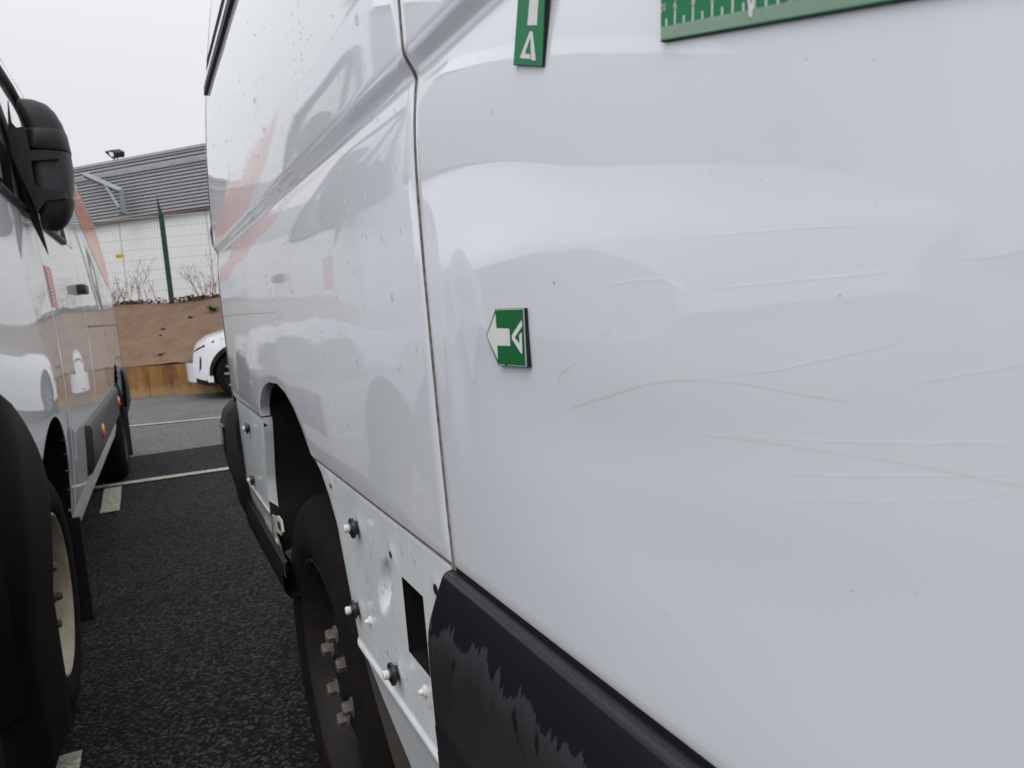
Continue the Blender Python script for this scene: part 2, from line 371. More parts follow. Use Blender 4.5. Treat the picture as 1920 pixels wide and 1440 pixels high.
# ================================================================== RIGHT-HAND VAN (the damaged one)
DX = .22
RY = 2.44                                         # rear door shut line
def tumble(z): return .075*max(0, (z-1.3)/.7)**2
def prof(z):
    """inward offset of the body side: pressed groove under the waist crease, tumblehome, turned-in sill"""
    o = tumble(z)
    if z >= 1.264: o += .0098*(1-ss(1.264, 1.289, z))
    else: o += .0098*math.exp(-(1.264-z)/.046)
    o += .010*max(0, 1.24-z) if z > .846 else .0039
    if z < .95: o += .001*((.95-z)/.1)**2*(1 if z > .85 else 0) + (.001 if z <= .85 else 0)
    if z < .597: o += (.597-z)*.16 + .003*ss(.597, .585, z)
    elif z < .612: o -= .0035*math.sin((z-.597)/.015*math.pi)
    return o
def G(y, z, y0, z0, sy, sz, rot=0):
    dy, dz = y-y0, z-z0; c, s_ = math.cos(rot), math.sin(rot)
    a, b_ = c*dy+s_*dz, -s_*dy+c*dz; return math.exp(-(a/sy)**2-(b_/sz)**2)
def wav(y, z):
    return .00022*math.sin(y*7.3+1)*math.cos(z*9.1) + .00012*math.sin(y*17+z*11) + .0001*math.cos(z*27-y*8)
def door_dent(y, z):
    d = .0013*G(y, z, .36, .985, .13, .055, .15) - .0006*G(y, z, .40, 1.05, .16, .03, .1)
    d += .0006*G(y, z, .25, .93, .14, .028, -.05) + .0006*G(y, z, .52, 1.14, .10, .022) - .0006*G(y, z, .50, 1.10, .1, .018)
    d += .0012*G(y, z, .555, 1.03, .020, .06) - .0008*G(y, z, .59, 1.05, .014, .08) - .0005*G(y, z, .51, 1.07, .02, .03)
    d += .00018*math.sin(z*110+y*14)*G(y, z, .27, .99, .17, .09)
    return d
def RX(y, z): return DX + prof(z) + wav(y, z)
def RXd(y, z): return RX(y, z) + (door_dent(y, z) if y < .63 and z < 1.3 else 0)

VR = empty('panel_van', (.22, 1.56, 0), 0, 'white panel van on the right with scratched sliding door, black moulding and bare lower panel', 'van')
def R(o):
    o.parent = VR; o.location = (-.22, -1.56, 0); return o
def rsurf(name, P, fx, m, fl=True, parent=None, depth=.012):
    if fl: P = flange(P, depth)
    V, F = surf(P, fx); o = obj(name, V, F, m, None, True, 40)
    if parent:
        o.parent = parent
    else: R(o)
    return o
SEAM = .8455
GAP = .629
# sliding door
zs = lines((SEAM, SEAM+.004, .004), (SEAM+.004, 1.25, .008), (1.25, 1.30, .0035), (1.30, 1.5, .012), (1.5, 2.25, .05))
ys = lines((-.80, -.78, .02), (-.78, 0, .06), (0, GAP-.008, .008), (GAP-.008, GAP-.004, .004))
door = rsurf('sliding_door', [[(y, z) for y in ys] for z in zs], RXd, M['paint'])
# rear quarter panel with the top of the wheel arch
arch_px = [(483, 770), (483.5, 752), (486, 735), (491, 724), (500, 717), (515, 720), (530, 737), (545, 765), (560, 805), (578, 860)]
arch = sorted([(at_x(x, y, DX).y, at_x(x, y, DX).z) for x, y in arch_px])
def archz(y):
    if y <= arch[0][0] or y >= arch[-1][0]: return 0
    return interp(y, arch)
AF, AR = arch[0][0], arch[-1][0]                  # front and rear ends of the arch at the seam
ys = lines((GAP+.0035, GAP+.008, .004), (GAP+.008, AF-.012, .012), (AF-.012, AF+.10, .006), (AF+.10, AR-.08, .012), (AR-.08, AR+.02, .004), (AR+.02, RY-.004, .014))
ws = lines((0, .01, .005), (.01, .34, .0125), (.34, .62, .03), (.62, 1, .04))
# map rows so that the crease keeps its own rows
def qcol(y):
    zl = max(SEAM+.001, archz(y)) if AF < y < AR+.001 else SEAM+.001
    n1, n2, n3, n4 = 30, 14, 14, 12
    return [lerp(zl, 1.25, k/n1) for k in range(n1)]+[lerp(1.25, 1.30, k/n2) for k in range(n2)]+[lerp(1.30, 1.78, k/n3) for k in range(n3)]+[lerp(1.78, 2.36, k/n4) for k in range(n4+1)]
cols = [qcol(y) for y in ys]
P = [[(ys[i], cols[i][j]) for i in range(len(ys))] for j in range(len(cols[0]))]
quarter = rsurf('rear_quarter_panel', P, RX, M['paint'], depth=.022)
# grime packed in the door shut line and the horizontal seam
gr = MB()
V, F = surf([[(GAP-.006, z), (GAP, z), (GAP+.006, z)] for z in lines((.80, 1.25, .02), (1.25, 1.30, .005), (1.30, 2.25, .05))], lambda y, z: RX(y, z)+.0016); gr.add(V, F)
R(gr.build('shut_line_seal', M['grime'], None, True))
sm = MB(); V, F = surf([[(y, SEAM-.0038) for y in lines((.60, AF+.003, .05))], [(y, SEAM+.006) for y in lines((.60, AF+.003, .05))]], lambda y, z: DX+.0075); sm.add(V, F); R(sm.build('panel_seam', M['grime'], None, True)); sm = MB()
V, F = surf([[(y, SEAM-.0038) for y in lines((AR+.004, 2.42, .05))], [(y, SEAM+.006) for y in lines((AR+.004, 2.42, .05))]], lambda y, z: DX+.0075); sm.add(V, F); R(sm.build('panel_seam', M['grime'], None, True))
# lower panel between moulding and wheel, bare because its moulding is gone
af = sorted([(p.z, p.y) for p in [at_x(x, y, DX) for x, y in [(578, 860), (590, 885), (605, 930), (620, 985), (640, 1090), (663, 1210), (692, 1320), (726, 1440)]]])
af = [(.40, .90)] + [q for q in af if q[0] > .45]
hole = [at_x(x, y, DX) for x, y in [(740, 1085), (778, 1120), (792, 1272), (753, 1225)]]
HY0, HY1, HZ0, HZ1 = .734, .806, .692, .780
zs = lines((.44, .585, .02), (.585, .615, .003), (.615, HZ0-.002, .006), (HZ0-.002, HZ0, .002), (HZ0, HZ1, .0055), (HZ1, SEAM-.006, .006), (SEAM-.006, SEAM-.003, .003))
ya = lines((.28, .68, .05), (.68, HY0-.002, .008), (HY0-.002, HY0, .002), (HY0, HY1, .009), (HY1, HY1+.002, .002), (HY1+.002, .95, .006))
def low_front(y, z):
    x = RX(y, z) + .0035
    u = ((y-.884)*.80+(z-.742)*.60, -(y-.884)*.60+(z-.742)*.80)     # pressed scoop
    e = (u[0]/.020)**2+(u[1]/.047)**2
    if e < 1: x += .030*(1-e)**1.0*(.35+.65*ss(-.05, .04, u[1]))
    for cy, cz in CL1: x -= .0022*math.exp(-((y-cy)**2+(z-cz)**2)/.012**2)
    return x
CL1 = [(at_x(x, y, DX).y, at_x(x, y, DX).z) for x, y in [(664, 990), (666, 1143), (739, 1263), (723, 1042), (806, 1108), (612, 912)]]
P = []
for z in zs:
    yf = interp(z, af)
    P.append([(y, z) for y in ya] + [(lerp(.95, yf, k/16), z) for k in range(1, 17)])
Pf = flange(P, .03, .0012); V, F = surf(Pf, low_front)
ni = len(Pf[0]); keep = []
for f in F:
    cy = sum(V[i][1] for i in f)/4; cz = sum(V[i][2] for i in f)/4
    if HY0 < cy < HY1 and HZ0 < cz < HZ1: continue
    keep.append(f)
low = R(obj('lower_side_panel', V, keep, M['primer'], None, True, 40))
cav = MB(); x0 = DX+.0062; x1 = DX+.09
q = [(HY0-.003, HZ0-.003), (HY1+.003, HZ0-.003), (HY1+.003, HZ1+.003), (HY0-.003, HZ1+.003)]
A = [(x0+.0035, y, z) for y, z in q]; B = [(x1, y, z) for y, z in q]
cav.add(A+B, [(0, 1, 5, 4), (1, 2, 6, 5), (2, 3, 7, 6), (3, 0, 4, 7), (4, 5, 6, 7)]); R(cav.build('access_opening', M['dark']))
# lower panel behind the wheel
ar = sorted([(p.z, p.y) for p in [at_x(x, y, DX) for x, y in [(483, 770), (486, 800), (489, 850), (492, 900), (496, 940)]]])
zs2 = lines((.60, .63, .006), (.63, SEAM-.003, .012)); P = []
for z in zs2:
    yr = interp(z, ar); P.append([(lerp(yr, 2.40, k/24), z) for k in range(25)])
R(obj('lower_rear_panel', *surf(flange(P, .022), lambda y, z: RX(y, z)+.0035), M['primer'], None, True, 40))
# turned-in flange below it, beige with dirt
P = []
for k, (z, x_) in enumerate([(.603, 0), (.597, .003), (.57, .006), (.52, .012), (.47, .02)]):
    y0 = interp(z, [(.47, 1.80), (.52, 1.80), (.57, 1.86), (.60, 1.88)]); P.append([(lerp(y0, 2.38, i/10), z, x_) for i in range(11)])
R(obj('rear_sill_flange', *surf(P, lambda y, z: DX+.006), M['sill'], None, True, 60))
tb = MB(); o = Vector((DX+.012, 0, 0))
pts = [(2.05, .60), (1.93, .594), (1.88, .600), (1.80, .618), (1.755, .618), (1.745, .594), (1.775, .578), (1.865, .566), (1.885, .545), (1.86, .515), (1.80, .505), (1.80, .470), (2.05, .470)]
tb.prism(pts, o, (0, 1, 0), (0, 0, 1), (.004, 0, 0)); tab = R(tb.build('bracket_tab', M['sill']))
sl_ = MB(); sl_.prism([(1.765, .592), (1.80, .589), (1.805, .606), (1.77, .609)], (DX+.0105, 0, 0), (0, 1, 0), (0, 0, 1), (.001, 0, 0)); sl_.build('bracket_slot', M['dark'], tab)
# wheel house
yc, zc = 1.56, .40
bd = [(p[1], p[0]) for p in af if p[0] < .84] + arch + [(p[1], p[0]) for p in sorted(ar, reverse=True)] + [(1.90, .50)]
lv = MB(); V = []; F = []
for y, z in bd:
    for d_, k in ((.010, 1.0), (.03, 1.004), (.05, 1.03), (.42, 1.03)):
        V.append((DX+d_, yc+(y-yc)*k, zc+(z-zc)*k))
for i in range(len(bd)-1):
    for k in range(3): F.append((i*4+k, i*4+4+k, i*4+5+k, i*4+1+k))
n0 = len(V); V += [(DX+.42, .75, .45), (DX+.42, 2.1, .45), (DX+.42, 2.1, 1.02), (DX+.42, .75, 1.02)]; F.append((n0, n0+1, n0+2, n0+3))
R(obj('wheel_arch_liner', V, F, M['liner'], None, True, 50))
# body behind: rear doors, roof, floor, front, so that the van is a closed thing
def rear_curve(z, n=10):
    t = DX+prof(z); r = .075; pts = [(t, RY+.003), (t, RY+.012)]
    for k in range(1, n+1):
        a = math.pi/2*k/n; pts.append((t+r*(1-math.cos(a)), RY+.012+r*math.sin(a)))
    pts.append((1.235, RY+.012+r)); return pts
zr = lines((.60, 1.25, .05), (1.25, 1.30, .006), (1.30, 2.36, .06)); V = []; F = []
for z in zr:
    for x, y in rear_curve(z): V.append((x, y, z))
ni = len(rear_curve(1))
for j in range(len(zr)-1):
    for i in range(ni-1): F.append((j*ni+i, (j+1)*ni+i, (j+1)*ni+i+1, j*ni+i+1))
R(obj('rear_door', V, F, M['paint'], None, True, 50))
V2 = [(2.47-v[0]+.003, v[1], v[2]) for v in V]; R(obj('rear_door', V2, [f[::-1] for f in F], M['paint'], None, True, 50))
rf = MB(); prf = [(DX+prof(2.36), 2.36), (DX+prof(2.36)+.03, 2.44), (DX+.36, 2.52), (DX+.62, 2.56), (1.235, 2.57)]
prf += [(2.47-x, z) for x, z in prf[-2::-1]]
V = []; F = []
for y in (-2.55, RY+.05):
    for x, z in prf: V.append((x, y, z))
n = len(prf)
for i in range(n-1): F.append((i, n+i, n+i+1, i+1))
F.append(tuple(range(n, 2*n)))
R(obj('roof', V, F, M['paint'], None, True, 50))
bk = MB(); bk.box((DX+.45, -2.2, .36), (2.02, RY, .60)); R(bk.build('underbody', M['dark']))
# far side of the body and the upper side over the door, cab side further forward
def sideblock(y0, y1, z0, z1, ny, nz, name, m, mirror=False, fx=RX):
    Pq = [[(lerp(y0, y1, i/ny), lerp(z0, z1, j/nz)) for i in range(ny+1)] for j in range(nz+1)]
    V, F = surf(Pq, fx)
    if mirror: V = [(2.47-x, y, z) for x, y, z in V]; F = [f[::-1] for f in F]
    return R(obj(name, V, F, m, None, True, 50))
sideblock(-2.2, RY, .45, 2.36, 8, 30, 'far_side_panel', M['paint'], True)
sideblock(-.80, GAP, 2.255, 2.36, 4, 2, 'upper_side_panel', M['paint'])
sideblock(-1.95, -.805, .60, 1.36, 10, 14, 'front_door', M['paint'])
sideblock(-2.9, -1.955, .60, 1.25, 10, 10, 'front_fender', M['paint'])
sideblock(-1.95, -.805, 2.02, 2.36, 4, 4, 'upper_side_panel', M['paint'])
sideblock(-1.75, -.86, 1.36, 2.02, 4, 8, 'door_window', M['glass'], False, lambda y, z: RX(y, z)+.004)
sideblock(-.86, -.805, 1.36, 2.02, 2, 8, 'pillar', M['plastic'])
def van_front(parent, conv, W_, paint, yo, win=M['windscreen']):
    """bonnet, grille, bumper and windscreen; conv(s, y, z) -> point; s = distance in from the visible side"""
    prof_ = [('front_bumper', [(.02, .30), (0, .45), (0, .62), (.02, .78)], M['bumper'], .22),
             ('grille', [(.021, .78), (.03, .86), (.04, .98)], M['plastic'], .2),
             ('front_panel', [(.041, .98), (.046, 1.06), (.055, 1.15), (.07, 1.20)], paint, .18),
             ('bonnet', [(.071, 1.20), (.085, 1.235), (.12, 1.265), (.22, 1.32), (.40, 1.41), (.60, 1.495)], paint, .14),
             ('windscreen', [(.601, 1.50), (.78, 1.75), (.95, 1.98), (1.08, 2.14)], win, .10),
             ('roof_front', [(1.081, 2.14), (1.20, 2.27), (1.40, 2.38), (1.9, 2.45)], paint, .06)]
    ssn = [0, .02, .05, .09, .14, .2, .28, .4, .7, 1.0]; ssn = [q*W_/2 for q in ssn]; ssn += [W_-q for q in ssn[-2::-1]]
    res = []
    for nm, pl, m_, sh in prof_:
        V = []; F = []
        for y, z in pl:
            for s_ in ssn:
                e = max(0, 1-min(s_, W_-s_)/.30); k = sh*e*e
                inw = tumble(z) if z > 1.3 else 0
                sx_ = s_+inw*(1-2*s_/W_)
                V.append(conv(sx_, yo+y+k, z-.04*e*e*(nm == 'bonnet')))
        n = len(ssn)
        for j in range(len(pl)-1):
            for i in range(n-1): F.append((j*n+i, j*n+i+1, (j+1)*n+i+1, (j+1)*n+i))
        o = obj(nm, V, F, m_, None, True, 40); res.append(o)
    for side in (0, 1):                                 # headlamps wrap round the corners
        V = []; F = []; ns = 8
        for r_, (z, s0, s1) in enumerate([(.93, .16, .42), (.97, .06, .52), (1.06, .03, .50), (1.13, .03, .40), (1.18, .05, .26)]):
            for k in range(ns+1):
                s_ = lerp(s0, s1, k/ns); e = max(0, 1-s_/.30); yy = interp(z, [(.86, .03), (1.0, .042), (1.15, .055), (1.2, .07)])
                V.append(conv(s_ if side == 0 else W_-s_, yo+yy+.19*e*e-.012, z))
        for r_ in range(4):
            for k in range(ns): F.append((r_*(ns+1)+k, r_*(ns+1)+k+1, (r_+1)*(ns+1)+k+1, (r_+1)*(ns+1)+k))
        res.append(obj('headlamp', V, F, M['lamp_glass'], None, True, 60))
    return res
for o in van_front(None, lambda s_, y, z: (DX+.012+s_, y, z), 2.0, M['paint'], -3.12): R(o)

# side moulding on the door
mp_ = [(.8412, .006), (.8405, -.0015), (.838, -.0045), (.8365, -.0052), (.82, -.0115), (.80, -.0185), (.789, -.0214), (.778, -.0226), (.76, -.0229), (.72, -.0226), (.70, -.0223), (.6985, -.0229), (.675, -.0222), (.6735, -.0228), (.645, -.0218), (.6435, -.0224), (.60, -.0205), (.50, -.012), (.46, .000), (.445, .02)]
yend = lambda z: interp(z, [(.44, .632), (.70, .633), (.80, .632), (.842, .628)])
ysm = lines((-.80, 0, .1), (0, 1, .02)); V = []; F = []
ee = [0, .25, .5, .7, .82, .9, .95, .975, .99, 1.0]
for z, dx_ in mp_:
    for k in ee:
        y = lerp(-.82, yend(z), k)
        V.append((DX+dx_, y, z))
    for q in (.0022, .0022):
        V.append((DX+dx_+(.004 if q else 0), yend(z)+q, z)) if len(V) % 12 == 10 else V.append((DX+.012, yend(z)+.0022, z))
ni = len(ee)+2
for j in range(len(mp_)-1):
    for i in range(ni-1): F.append((j*ni+i, j*ni+i+1, (j+1)*ni+i+1, (j+1)*ni+i))
R(obj('side_moulding', V, F, M['moulding'], None, True, 30))
gs = MB(); V, F = surf([[(y, .8365) for y in lines((-.8, .62, .1))], [(y, .851) for y in lines((-.8, .62, .1))]], lambda y, z: DX+.0066); gs.add(V, F); R(gs.build('moulding_gap', M['dark']))

# clips left behind in the bare panel
def clip(y, z, r, big=True):
    x = low_front(y, z) if y < 1.3 else RX(y, z)+.0035
    p = MB(); p.lathe([(0, -.012), (r*.55, -.012), (r*.62, -.010), (r, -.0095), (r*1.02, -.006), (r*.7, -.004), (r*.62, .004)], (x, y, z), (1, 0, 0), 16)
    c_ = R(p.build('trim_clip', M['clip'], None, True, 30))
    q = MB(); q.lathe([(0, -.019), (r*.34, -.0185), (r*.42, -.017), (r*.40, -.012)], (x, y, z+.001), (1, 0, 0), 12)
    t_ = q.build('clip_pin', M['clip_white'], c_, True, 30)
    h = MB(); h.lathe([(r*1.05, -.0008), (r*1.35, -.0014), (r*1.5, -.0004)], (x, y, z), (1, 0, 0), 20)
for (x, y), r in zip([(660, 990), (662, 1143), (735, 1263)], (.0135, .0135, .0135)):
    p = at_x(x+3, y, DX+.002); clip(p.y, p.z, r)
for x, y in [(465, 803), (474, 900)]:
    p = at_x(x, y, DX+.004); clip(p.y, p.z, .015)
for x, y in [(683, 1167), (783, 1300)]:
    p = at_x(x, y, DX); m = MB(); xx = low_front(p.y, p.z)
    m.lathe([(0, -.008), (.0018, -.0078), (.003, -.006), (.0036, -.003), (.0062, -.0022), (.0062, 0)], (xx, p.y, p.z), (1, 0, 0), 12)
    R(m.build('stud', M['clip_white'], None, True, 40))
for x, y, r in [(723, 1042, .0042), (806, 1108, .0058), (612, 912, .004)]:
    p = at_x(x, y, DX); xx = low_front(p.y, p.z); m = MB()
    m.lathe([(0, -.0006), (r*.6, -.0006), (r, -.0006)], (xx-.0001, p.y, p.z), (1, 0, 0), 14); R(m.build('clip_hole', M['dark']))

# wheel
def wheel(parent, c, out, Rt, m_rim, m_edge, m_nut, nuts=6, nut_r=.083, holes=16, disc=.03, attach=None, width=.21, seg=64):
    """c = centre of the outer sidewall plane, out = outward unit vector"""
    out = Vector(out); inn = -out; c = Vector(c); Ri = Rt*.645
    w_ = empty('wheel', (0, 0, 0)); w_.parent = parent
    if attach: attach(w_)
    t = MB(); 
    t.lathe([(Ri-.004, .018), (Ri+.006, .004), (Ri+.03, -.006), (Ri+.06, -.009), (Rt-.045, -.006), (Rt-.02, .004), (Rt-.008, .018), (Rt, .032), (Rt, .062), (Rt-.007, .064), (Rt-.007, .072), (Rt, .074), (Rt, .105), (Rt-.007, .107), (Rt-.007, .115), (Rt, .117), (Rt, width-.04), (Rt-.02, width-.01), (Ri, width)], c, inn, seg)
    t.build('tyre', M['rubber'], w_, True, 40)
    r = MB()
    r.lathe([(Ri+.004, .006), (Ri+.006, .002), (Ri, .0), (Ri-.006, .004), (Ri-.010, .016), (Ri-.022, .026), (Ri-.026, .07), (Ri-.03, .085)], c, inn, seg)
    r.build('rim', m_edge, w_, True, 50)
    d0 = disc+.05; R1 = Ri-.028
    per = seg//holes
    rr = MB(); rr.lathe([(R1, d0+.01), (R1-.012, d0), (R1-.020, d0-.012), (R1-.046, d0-.024), (R1-.058, d0-.03), (nut_r+.035, disc+.012), (nut_r+.018, disc+.004), (nut_r-.012, disc), (.052, disc), (.048, disc-.004), (.036, disc-.006), (0, disc-.006)], c, inn, seg,
        skip=lambda i, k: i == 2 and k % per in ((1, 2) if per > 3 else (1,)))
    rr.build('wheel_disc', m_rim, w_, True, 40)
    bk_ = MB(); bk_.lathe([(0, d0+.05), (R1+.01, d0+.05)], c, inn, 24); bk_.build('brake_drum', M['dark'], w_)
    e1 = inn.cross(Vector((0, 0, 1))).normalized(); e2 = inn.cross(e1)
    for k in range(nuts):
        th = 2*math.pi*k/nuts+.35; p = c + (e1*math.cos(th)+e2*math.sin(th))*nut_r
        nb = MB(); nb.lathe([(.0185, disc), (.0185, disc-.004), (.0125, disc-.005)], p, inn, 12)
        nb.lathe([(.0135, disc-.004), (.0135, disc-.018), (.0105, disc-.022), (0, disc-.022)], p, inn, 6)
        nb.build('wheel_nut', m_nut, w_, False)
    return w_
wheel(VR, (.252, 1.49, .350), (-1, 0, 0), .366, M['steel_dark'], M['rust'], M['nut'], attach=R)

# rear bumper with its side skirt
bp_ = MB()
ring = lambda z, out_, n=8: None
V = []; F = []
zz = [(.835, .03), (.825, .004), (.80, -.022), (.76, -.034), (.70, -.036), (.64, -.030), (.60, -.022), (.56, -.012), (.50, -.006), (.47, .006), (.455, .03)]
for z, o_ in zz:
    yfw = interp(z, [(.455, 2.34), (.60, 2.33), (.70, 2.345), (.835, 2.385)])
    pts = [(DX+o_+.03, yfw), (DX+o_+.002, yfw+.004), (DX+o_, yfw+.02), (DX+o_, 2.52), (DX+o_+.02, 2.585), (DX+o_+.06, 2.63), (DX+o_+.12, 2.65), (1.2, 2.65), (2.2, 2.65)]
    V += [(x, y, z) for x, y in pts]
ni = 9
for j in range(len(zz)-1):
    for i in range(ni-1): F.append((j*ni+i, j*ni+i+1, (j+1)*ni+i+1, (j+1)*ni+i))
bumper = R(obj('rear_bumper', V, F, M['bumper'], None, True, 30))
rb = MB(); rb.box((DX-.030, 2.38, .685), (DX-.040, 2.45, .765), .003); R(rb.build('bumper_reflector', M['gloss_black']))
sk = MB(); V = []; F = []
for z, o_ in [(.538, .008), (.535, -.002), (.51, -.006), (.47, -.004), (.455, .006), (.455, .05)]:
    y0 = interp(z, [(.455, 1.70), (.57, 1.70)]); V += [(DX+o_+.002, lerp(y0, 2.36, k/6), z+(.0 if z < .5 else .015*k/6)) for k in range(7)]
for j in range(5):
    for i in range(6): F.append((j*7+i, j*7+i+1, (j+1)*7+i+1, (j+1)*7+i))
R(obj('bumper_skirt', V, F, M['bumper'], None, True, 40))
# sliding door rail and the rear hinge cover
ral = MB()
def strip(zc_, hz, y0, y1, out_, name, m, taper=.0):
    V = []; F = []; n = 14
    for k in range(n+1):
        y = lerp(y0, y1, k/n)
        for dz, o_ in ((hz, .004), (hz*.92, -out_), (-hz*.92, -out_), (-hz, .004)):
            z = zc_+dz; V.append((RX(y, z)+o_, y, z))
    for k in range(n):
        for q in range(3): F.append((k*4+q, k*4+4+q, k*4+5+q, k*4+1+q))
    F += [(0, 1, 2, 3), tuple(n*4+q for q in (3, 2, 1, 0))]
    return R(obj(name, V, F, m, None, True, 30))
strip(1.785, .023, .70, 2.385, .004, 'door_rail', M['dark'])
strip(1.722, .013, .70, 2.400, .008, 'rail_seal', M['bumper'])
strip(1.748, .009, .70, 2.395, .007, 'rail_lip', M['primer'])
hp = at_x(395, 446, DX); hm = MB()
V = []; F = []; n = 16
for x_, sc in ((.010, 1.0), (-.006, 1.0), (-.012, .86), (-.014, .5), (-.0145, .01)):
    for k in range(n):
        th = 2*math.pi*k/n; V.append((DX+.012+x_, 2.475+.022*sc*math.cos(th), 1.322+.034*sc*math.sin(th)))
for j in range(4):
    for k in range(n): F.append((j*n+k, j*n+(k+1) % n, (j+1)*n+(k+1) % n, (j+1)*n+k))
R(obj('hinge_cover', V, F, M['gloss_black'], None, True, 40))
rg = MB(); V, F = surf([[(RY-.006, z), (RY+.007, z)] for z in lines((.80, 2.3, .03))], lambda y, z: RX(y, z)+.008); rg.add(V, F); R(rg.build('rear_shut_line', M['dark']))

# scratches and scuffs: thin films of scraped paint on the door skin
def scuff(pts, w_, m, name='scratch', ragged=.18):
    P3 = [at_x(x, y, DX) for x, y in pts]; rn = random.Random(len(pts)*7+int(pts[0][0]))
    L = []
    for i in range(len(P3)-1):
        for k in range(14): L.append(P3[i].lerp(P3[i+1], k/14))
    L.append(P3[-1]); V = []; F = []; N_ = len(L)
    for i, p in enumerate(L):
        t = L[min(i+1, N_-1)]-L[max(i-1, 0)]; nrm = Vector((0, -t.z, t.y)).normalized()
        e = math.sin(math.pi*min(1, max(0, i/(N_-1))))**.45
        ww = w_*(.12+.88*e)*(1+rn.uniform(-ragged, ragged)); j_ = rn.uniform(-.12, .12)*w_
        for q in (-.5, .5):
            y, z = p.y+nrm.y*(ww*q+j_), p.z+nrm.z*(ww*q+j_); V.append((RXd(y, z)-.00007, y, z))
    for i in range(N_-1): F.append((2*i, 2*i+1, 2*i+3, 2*i+2))
    o = obj(name, V, F, m, None, True); o.parent = door
    return o
SC = [([(1330, 541), (1420, 532), (1540, 520), (1655, 510)], .0010), ([(1355, 705), (1440, 696), (1560, 670), (1690, 640)], .0007),
      ([(1362, 815), (1450, 824), (1560, 829), (1720, 832), (1915, 833)], .0007), ([(1390, 884), (1500, 891), (1640, 895), (1780, 894), (1890, 890)], .0006),
      ([(1415, 930), (1470, 941), (1570, 944), (1760, 942), (1910, 928)], .0004), ([(1285, 448), (1380, 436), (1500, 427), (1620, 422)], .0008),
      ([(1710, 720), (1800, 702), (1915, 685)], .0006), ([(1790, 486), (1860, 480), (1918, 468)], .0006),
      ([(1120, 538), (1180, 525), (1240, 522), (1280, 545), (1300, 590)], .0016), ([(1300, 745), (1318, 780), (1340, 815)], .0006)]
for pts, w_ in SC: scuff(pts, w_*1.0, M['scuff_white'])
for pts, w_ in [([(1060, 768), (1100, 752), (1160, 733), (1200, 722)], .0022), ([(1200, 722), (1240, 715), (1308, 713)], .0011), ([(1300, 818), (1350, 822), (1420, 830), (1500, 842), (1590, 856)], .0008),
                ([(1120, 632), (1145, 618)], .0007), ([(1590, 856), (1700, 872), (1830, 900), (1915, 915)], .0005), ([(1308, 713), (1400, 722), (1520, 745), (1600, 757)], .0007), ([(1036, 730), (1045, 700), (1075, 680)], .0016)]:
    scuff(pts, w_*.85, M['scuff_tan'])
# dirt specks
sp = MB(); rn = random.Random(3)
def blob(mb, y, z, r, fx, h=.35, el=1.0, n=7):
    x = fx(y, z); V = [(x-r*h, y, z)]
    for q, hh in ((.6, .75), (1, -.05)):
        for k in range(n):
            th = 2*math.pi*k/n; V.append((x-r*h*hh, y+r*q*math.cos(th), z+r*el*q*math.sin(th)*(1.0 if math.sin(th) < 0 else 1.25)))
    F = [(0, 1+(k+1) % n, 1+k) for k in range(n)]
    F += [(1+k, 1+(k+1) % n, 1+n+(k+1) % n, 1+n+k) for k in range(n)]
    mb.add(V, F)
fix = [(1034, 531, .0011), (882, 717, .0008), (914, 210, .0008), (845, 775, .0004), (1003, 512, .0003), (1160, 585, .0005), (1040, 698, .0005), (1568, 555, .0007), (1610, 500, .0004), (1585, 1112, .0006), (1235, 1155, .0006), (1255, 1215, .0005), (1270, 1230, .0004), (1150, 1280, .0005), (1190, 1240, .0004), (1090, 1110, .0004), (830, 660, .0008), (827, 668, .0006), (1330, 320, .0005), (1420, 338, .0005), (1505, 110, .0005), (1632, 112, .0005), (1290, 740, .0004), (1520, 1130, .0004), (1015, 262, .0004), (936, 318, .0004)]
for x, y, r in fix:
    p = at_x(x, y, DX); blob(sp, p.y, p.z, r*(.75 if r > .00075 else .5), RXd, .3)
for _ in range(110):
    y = rn.uniform(.1, .62); z = rn.uniform(.86, 1.24); blob(sp, y, z, rn.uniform(.00010, .00020), RXd, .3)
o = sp.build('dirt_specks', M['speck'], None, True, kind='stuff'); o.parent = door
# rain drops
dr = MB(); rn = random.Random(11)
fixd = [(733, 559, .0022), (655, 988, .0022), (594, 700, .0018), (668, 38, .003), (453, 370, .003), (778, 655, .0018), (668, 680, .0022), (748, 688, .0016), (688, 1010, .0022), (495, 245, .003), (474, 190, .003), (662, 510, .0016), (722, 460, .0012), (650, 800, .0018), (735, 770, .0014)]
for x, y, r in fixd:
    p = at_x(x, y, DX); blob(dr, p.y, p.z, r*1.15, RX, .7, 1.5, 10)
for _ in range(240):
    y = rn.uniform(.66, 2.2); z = rn.uniform(.87, 1.6)
    if archz(y) > z-.01: continue
    blob(dr, y, z, rn.choice((.0009, .0011, .0014, .0021)), RX, .65, rn.uniform(1, 1.9), 8)
for c_ in range(24):                                    # runs of drops below one another
    y = rn.uniform(.66, 1.9); z = rn.uniform(1.05, 1.6)
    for k in range(rn.randint(5, 16)):
        if archz(y) > z-.01 or z < .87: break
        blob(dr, y+rn.uniform(-.001, .001), z, rn.uniform(.0008, .0014), RX, .65, 1.8, 8); z -= rn.uniform(.006, .02)
o = dr.build('rain_drops', M['drop'], None, True, kind='stuff'); o.parent = quarter
dl = MB()
for _ in range(420):
    z = rn.uniform(.62, .84); y = rn.uniform(.665, interp(z, af)-.01)
    if HY0-.004 < y < HY1+.004 and HZ0-.004 < z < HZ1+.004: continue
    blob(dl, y, z, rn.choice((.0007, .0009, .0012, .0016, .0026)), low_front, .65, rn.uniform(1, 1.7), 8)
